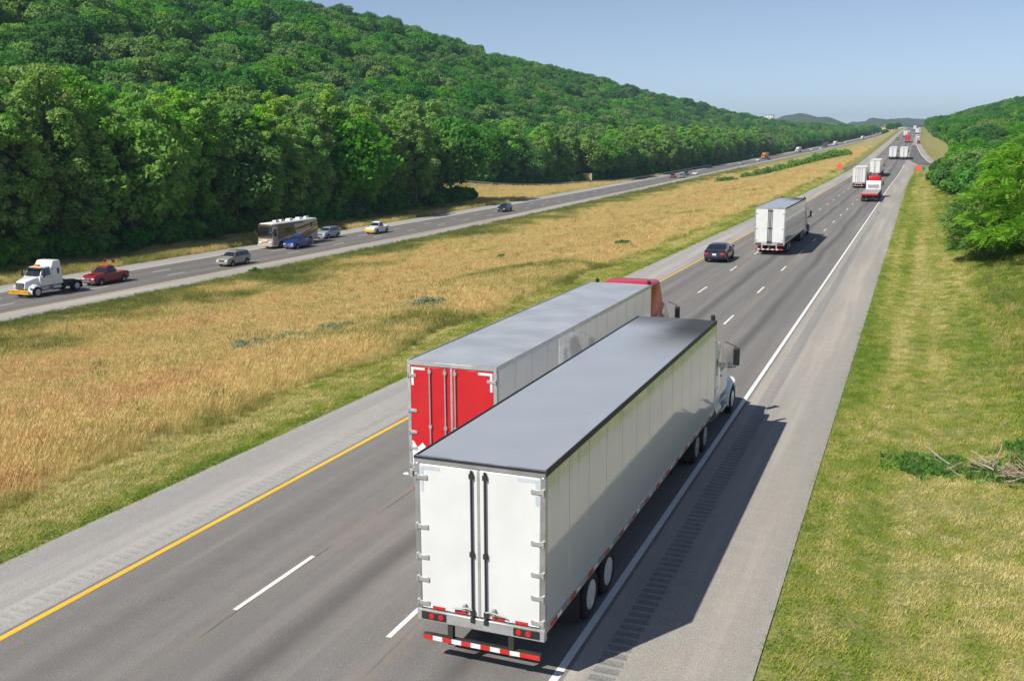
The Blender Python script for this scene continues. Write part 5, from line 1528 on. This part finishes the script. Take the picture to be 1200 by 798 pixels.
M_ORSIGN = pm('fluorescent orange sign', (.90, .10, .06), .5, emit=0, var=.04)
M_SIGNBK = pm('sign black border', (.02, .02, .02), .6)
def diamond(x, y, label, size=1.35, z=1.9):
    h0 = hz(x, y) if x > 14 or x < -3 else float(zr(y))
    r = tag(empty('warning_sign', (x, y, h0)), label, 'sign', 'orange diamond warning signs')
    s = size / math.sqrt(2) * 1.0
    def dia(a, y0, y1):
        m = MB(); p = [(0, -a), (a, 0), (0, a), (-a, 0)]
        f = [m.bm.verts.new((q[0], y0, z + q[1])) for q in p]; g = [m.bm.verts.new((q[0], y1, z + q[1])) for q in p]
        m.bm.faces.new(f); m.bm.faces.new(g[::-1])
        for k in range(4): m.bm.faces.new((f[k], g[k], g[(k + 1) % 4], f[(k + 1) % 4]))
        return m
    bd = dia(s, -.02, 0).build('board', M_ORSIGN, r)
    MB().box(-.04, .04, .0, .06, -.3, z + .4).box(-.5, .5, .0, .05, .05, .12).build('post', M_GALV, r)
    m = MB()
    for k in range(4):
        p = [(0, -1), (1, 0), (0, 1), (-1, 0)]; a = p[k]; c = p[(k + 1) % 4]
        q = [(a[0] * s * t_, -.024, z + a[1] * s * t_) for t_ in (.93, .89)] + [(c[0] * s * t_, -.024, z + c[1] * s * t_) for t_ in (.89, .93)]
        m.quad(*q)
    m.build('border', M_SIGNBK, bd)
    return r
diamond(16.3, 276, 'orange diamond warning sign on the right verge before the slip road', 1.25, 2.0)
diamond(-3.5, 288, 'orange diamond warning sign in the median by the short guardrail', 1.35, 1.9)
r = tag(empty('road_sign', (17.6, 279, hz(17.6, 279))), 'small green sign on a post beside the right orange diamond', 'sign')
MB().box(-.35, .35, -.02, 0, 1.35, 2.2, .01, 1).build('board', pm('green road sign', (.0, .22, .13), .5), r)
MB().box(-.03, .03, 0, .05, -.3, 2.1).build('post', M_GALV, r)
r = tag(empty('road_sign', (-96.5, 356, hz(-96.5, 356)), R(20)), 'tan back of a large sign behind the far guardrail', 'sign')
MB().box(-1.7, 1.7, -.03, .03, .9, 3.5, .01, 1).build('board', pm('tan plywood sign back', (.50, .36, .22), .8, var=.2), r)
for x in (-1.1, 1.1): MB().box(x - .07, x + .07, .03, .15, -.3, 3.2).build('post', M_POST, r)
r = tag(empty('road_sign', (-96.0, 366, hz(-96.0, 366)), R(20)), 'narrow grey sign back beside the tan sign board', 'sign')
MB().box(-.4, .4, -.02, .02, 1.9, 4.2, .01, 1).build('board', M_GALV, r)
MB().box(-.05, .05, .02, .1, -.3, 3.8).build('post', M_GALV, r)

# small litter and tar marks on the near road
for x, y, lb in ((2.9, 25.6, 'crumpled pale scrap of litter in the left lane behind the red doors'),):
    o = MB().hexa([(-.1, -.07, 0), (.09, -.06, 0), (.1, .07, 0), (-.08, .06, 0), (-.07, -.05, .035), (.06, -.03, .05), (.07, .05, .02), (-.05, .05, .04)]).build('litter', M_TAPE_G)
    o.location = (x, y, .002); tag(o, lb, 'litter')

# ------------------------------------------------------------------ far hills and buildings
M_FARWOOD = NT('far wooded hills')
_p = M_FARWOOD.pos(); _n = M_FARWOOD.noise(_p, .05, 4, .65)
M_FARWOOD.base(M_FARWOOD.mix(_n, (.03, .06, .02), (.075, .115, .035))); M_FARWOOD.rough(.95); M_FARWOOD.bump(_n, 1.0, 12)
def far_hill(name, cx, cy, wx, wy, h, seed):
    n = 70
    X, Y = np.meshgrid(np.linspace(cx - wx * 1.6, cx + wx * 1.6, n), np.linspace(cy - wy * 1.6, cy + wy * 1.6, n))
    g = np.exp(-((X - cx) / wx) ** 2 - ((Y - cy) / wy) ** 2)
    Z = h * g * (.75 + .5 * fnoise(X / (wx * .5) + seed, Y / (wy * .5), 3)) + (fnoise(X / 35 + seed, Y / 35, 2) - .5) * 16 * np.clip(g * 3, 0, 1) - 25 * (1 - np.clip(g * 6, 0, 1))
    i = np.arange(n * n).reshape(n, n)
    f = np.stack([i[:-1, :-1], i[:-1, 1:], i[1:, 1:], i[1:, :-1]], -1).reshape(-1, 4)
    return tag(link(name, np_mesh(name, np.stack([X, Y, Z], -1).reshape(-1, 3), f, M_FARWOOD.m, True)), kind='structure')
far_hill('hills', -330, 3300, 190, 300, 88, 1)
far_hill('hills', -120, 3500, 230, 300, 72, 2)
far_hill('hills', -60, 4300, 220, 350, 92, 3)
far_hill('hills', 330, 4200, 330, 350, 80, 4)
far_hill('hills', -700, 3900, 420, 400, 95, 5)

M_BWHITE = pm('white building wall', (.78, .77, .74), .7, var=.06, sc=.2)
M_BYEL = pm('yellow building wall', (.75, .58, .18), .7, var=.06, sc=.2)
M_BPINK = pm('pale brick building wall', (.60, .42, .36), .8, var=.1, sc=.2)
M_BROOF = pm('grey flat roof', (.3, .3, .3), .8, var=.1, sc=.2)
M_BWIN = pm('dark building window', (.04, .05, .06), .2)
def building(x, y, w, d_, ztop, wall, label, storeys=3, rz=0):
    z0 = hz(x, y) - .5
    h = max(5.0, ztop - z0)
    r = tag(empty('building', (x, y, z0), rz), label, 'building', 'far buildings beyond the woods')
    MB().box(-w / 2, w / 2, -d_ / 2, d_ / 2, 0, h - .6).build('wall', wall, r)
    MB().box(-w / 2 - .4, w / 2 + .4, -d_ / 2 - .4, d_ / 2 + .4, h - .6, h).build('roof', M_BROOF, r)
    nw = max(3, int(w / 5))
    wm = MB().box(-.9, .9, -.12, .03, 0, 1.5).mesh('window', M_BWIN)
    storeys = max(storeys, int((h - 2) / 3.2))
    for s in range(storeys):
        for k in range(nw):
            o = link('window', wm, r); o.location = (-w / 2 + w * (k + .5) / nw, -d_ / 2, h - 3.0 - s * 3.2)
    return r
building(-146.5, 1990, 25, 14, 40.5, M_BWHITE, 'long white building above the treetops below the far hills', 3)
building(-178, 2000, 7, 7, 43, M_BWHITE, 'narrow white tower block left of the long white building', 4)
building(-236, 1850, 15, 12, 54, M_BWHITE, 'white building half hidden on the wooded ridge', 2)
building(-72, 2150, 10, 10, 33, M_BWHITE, 'small white building left of the yellow one in the far gap', 2)
building(-54.5, 2160, 15, 10, 34.5, M_BYEL, 'yellow building in the far gap beside the road crest', 2)
building(-50, 2350, 20, 10, 42, M_BPINK, 'pale brick building behind the yellow one', 3)
building(-24, 2300, 14, 10, 36, M_BWHITE, 'white low building right of the yellow one', 2)
building(37, 1150, 9, 7, 33, M_BWHITE, 'white house on the right-hand wooded hill', 1)
building(50, 1180, 7, 6, 38, M_BWHITE, 'smaller pale house higher on the right-hand hill', 1)

# ------------------------------------------------------------------ summer haze
HZ = NT('haze air')
HZ.n.remove(HZ.b)
pv = HZ.node('ShaderNodeVolumePrincipled')
pv.inputs['Color'].default_value = (.46, .63, .86, 1); pv.inputs['Density'].default_value = .00015; pv.inputs['Anisotropy'].default_value = .1
HZ.con(pv.outputs[0], HZ.out.inputs['Volume'])
o = MB().box(-6500, 6500, -400, 7300, -60, 180).build('haze', HZ.m)
tag(o, 'thin summer haze lying over the valley', 'haze', kind='stuff')
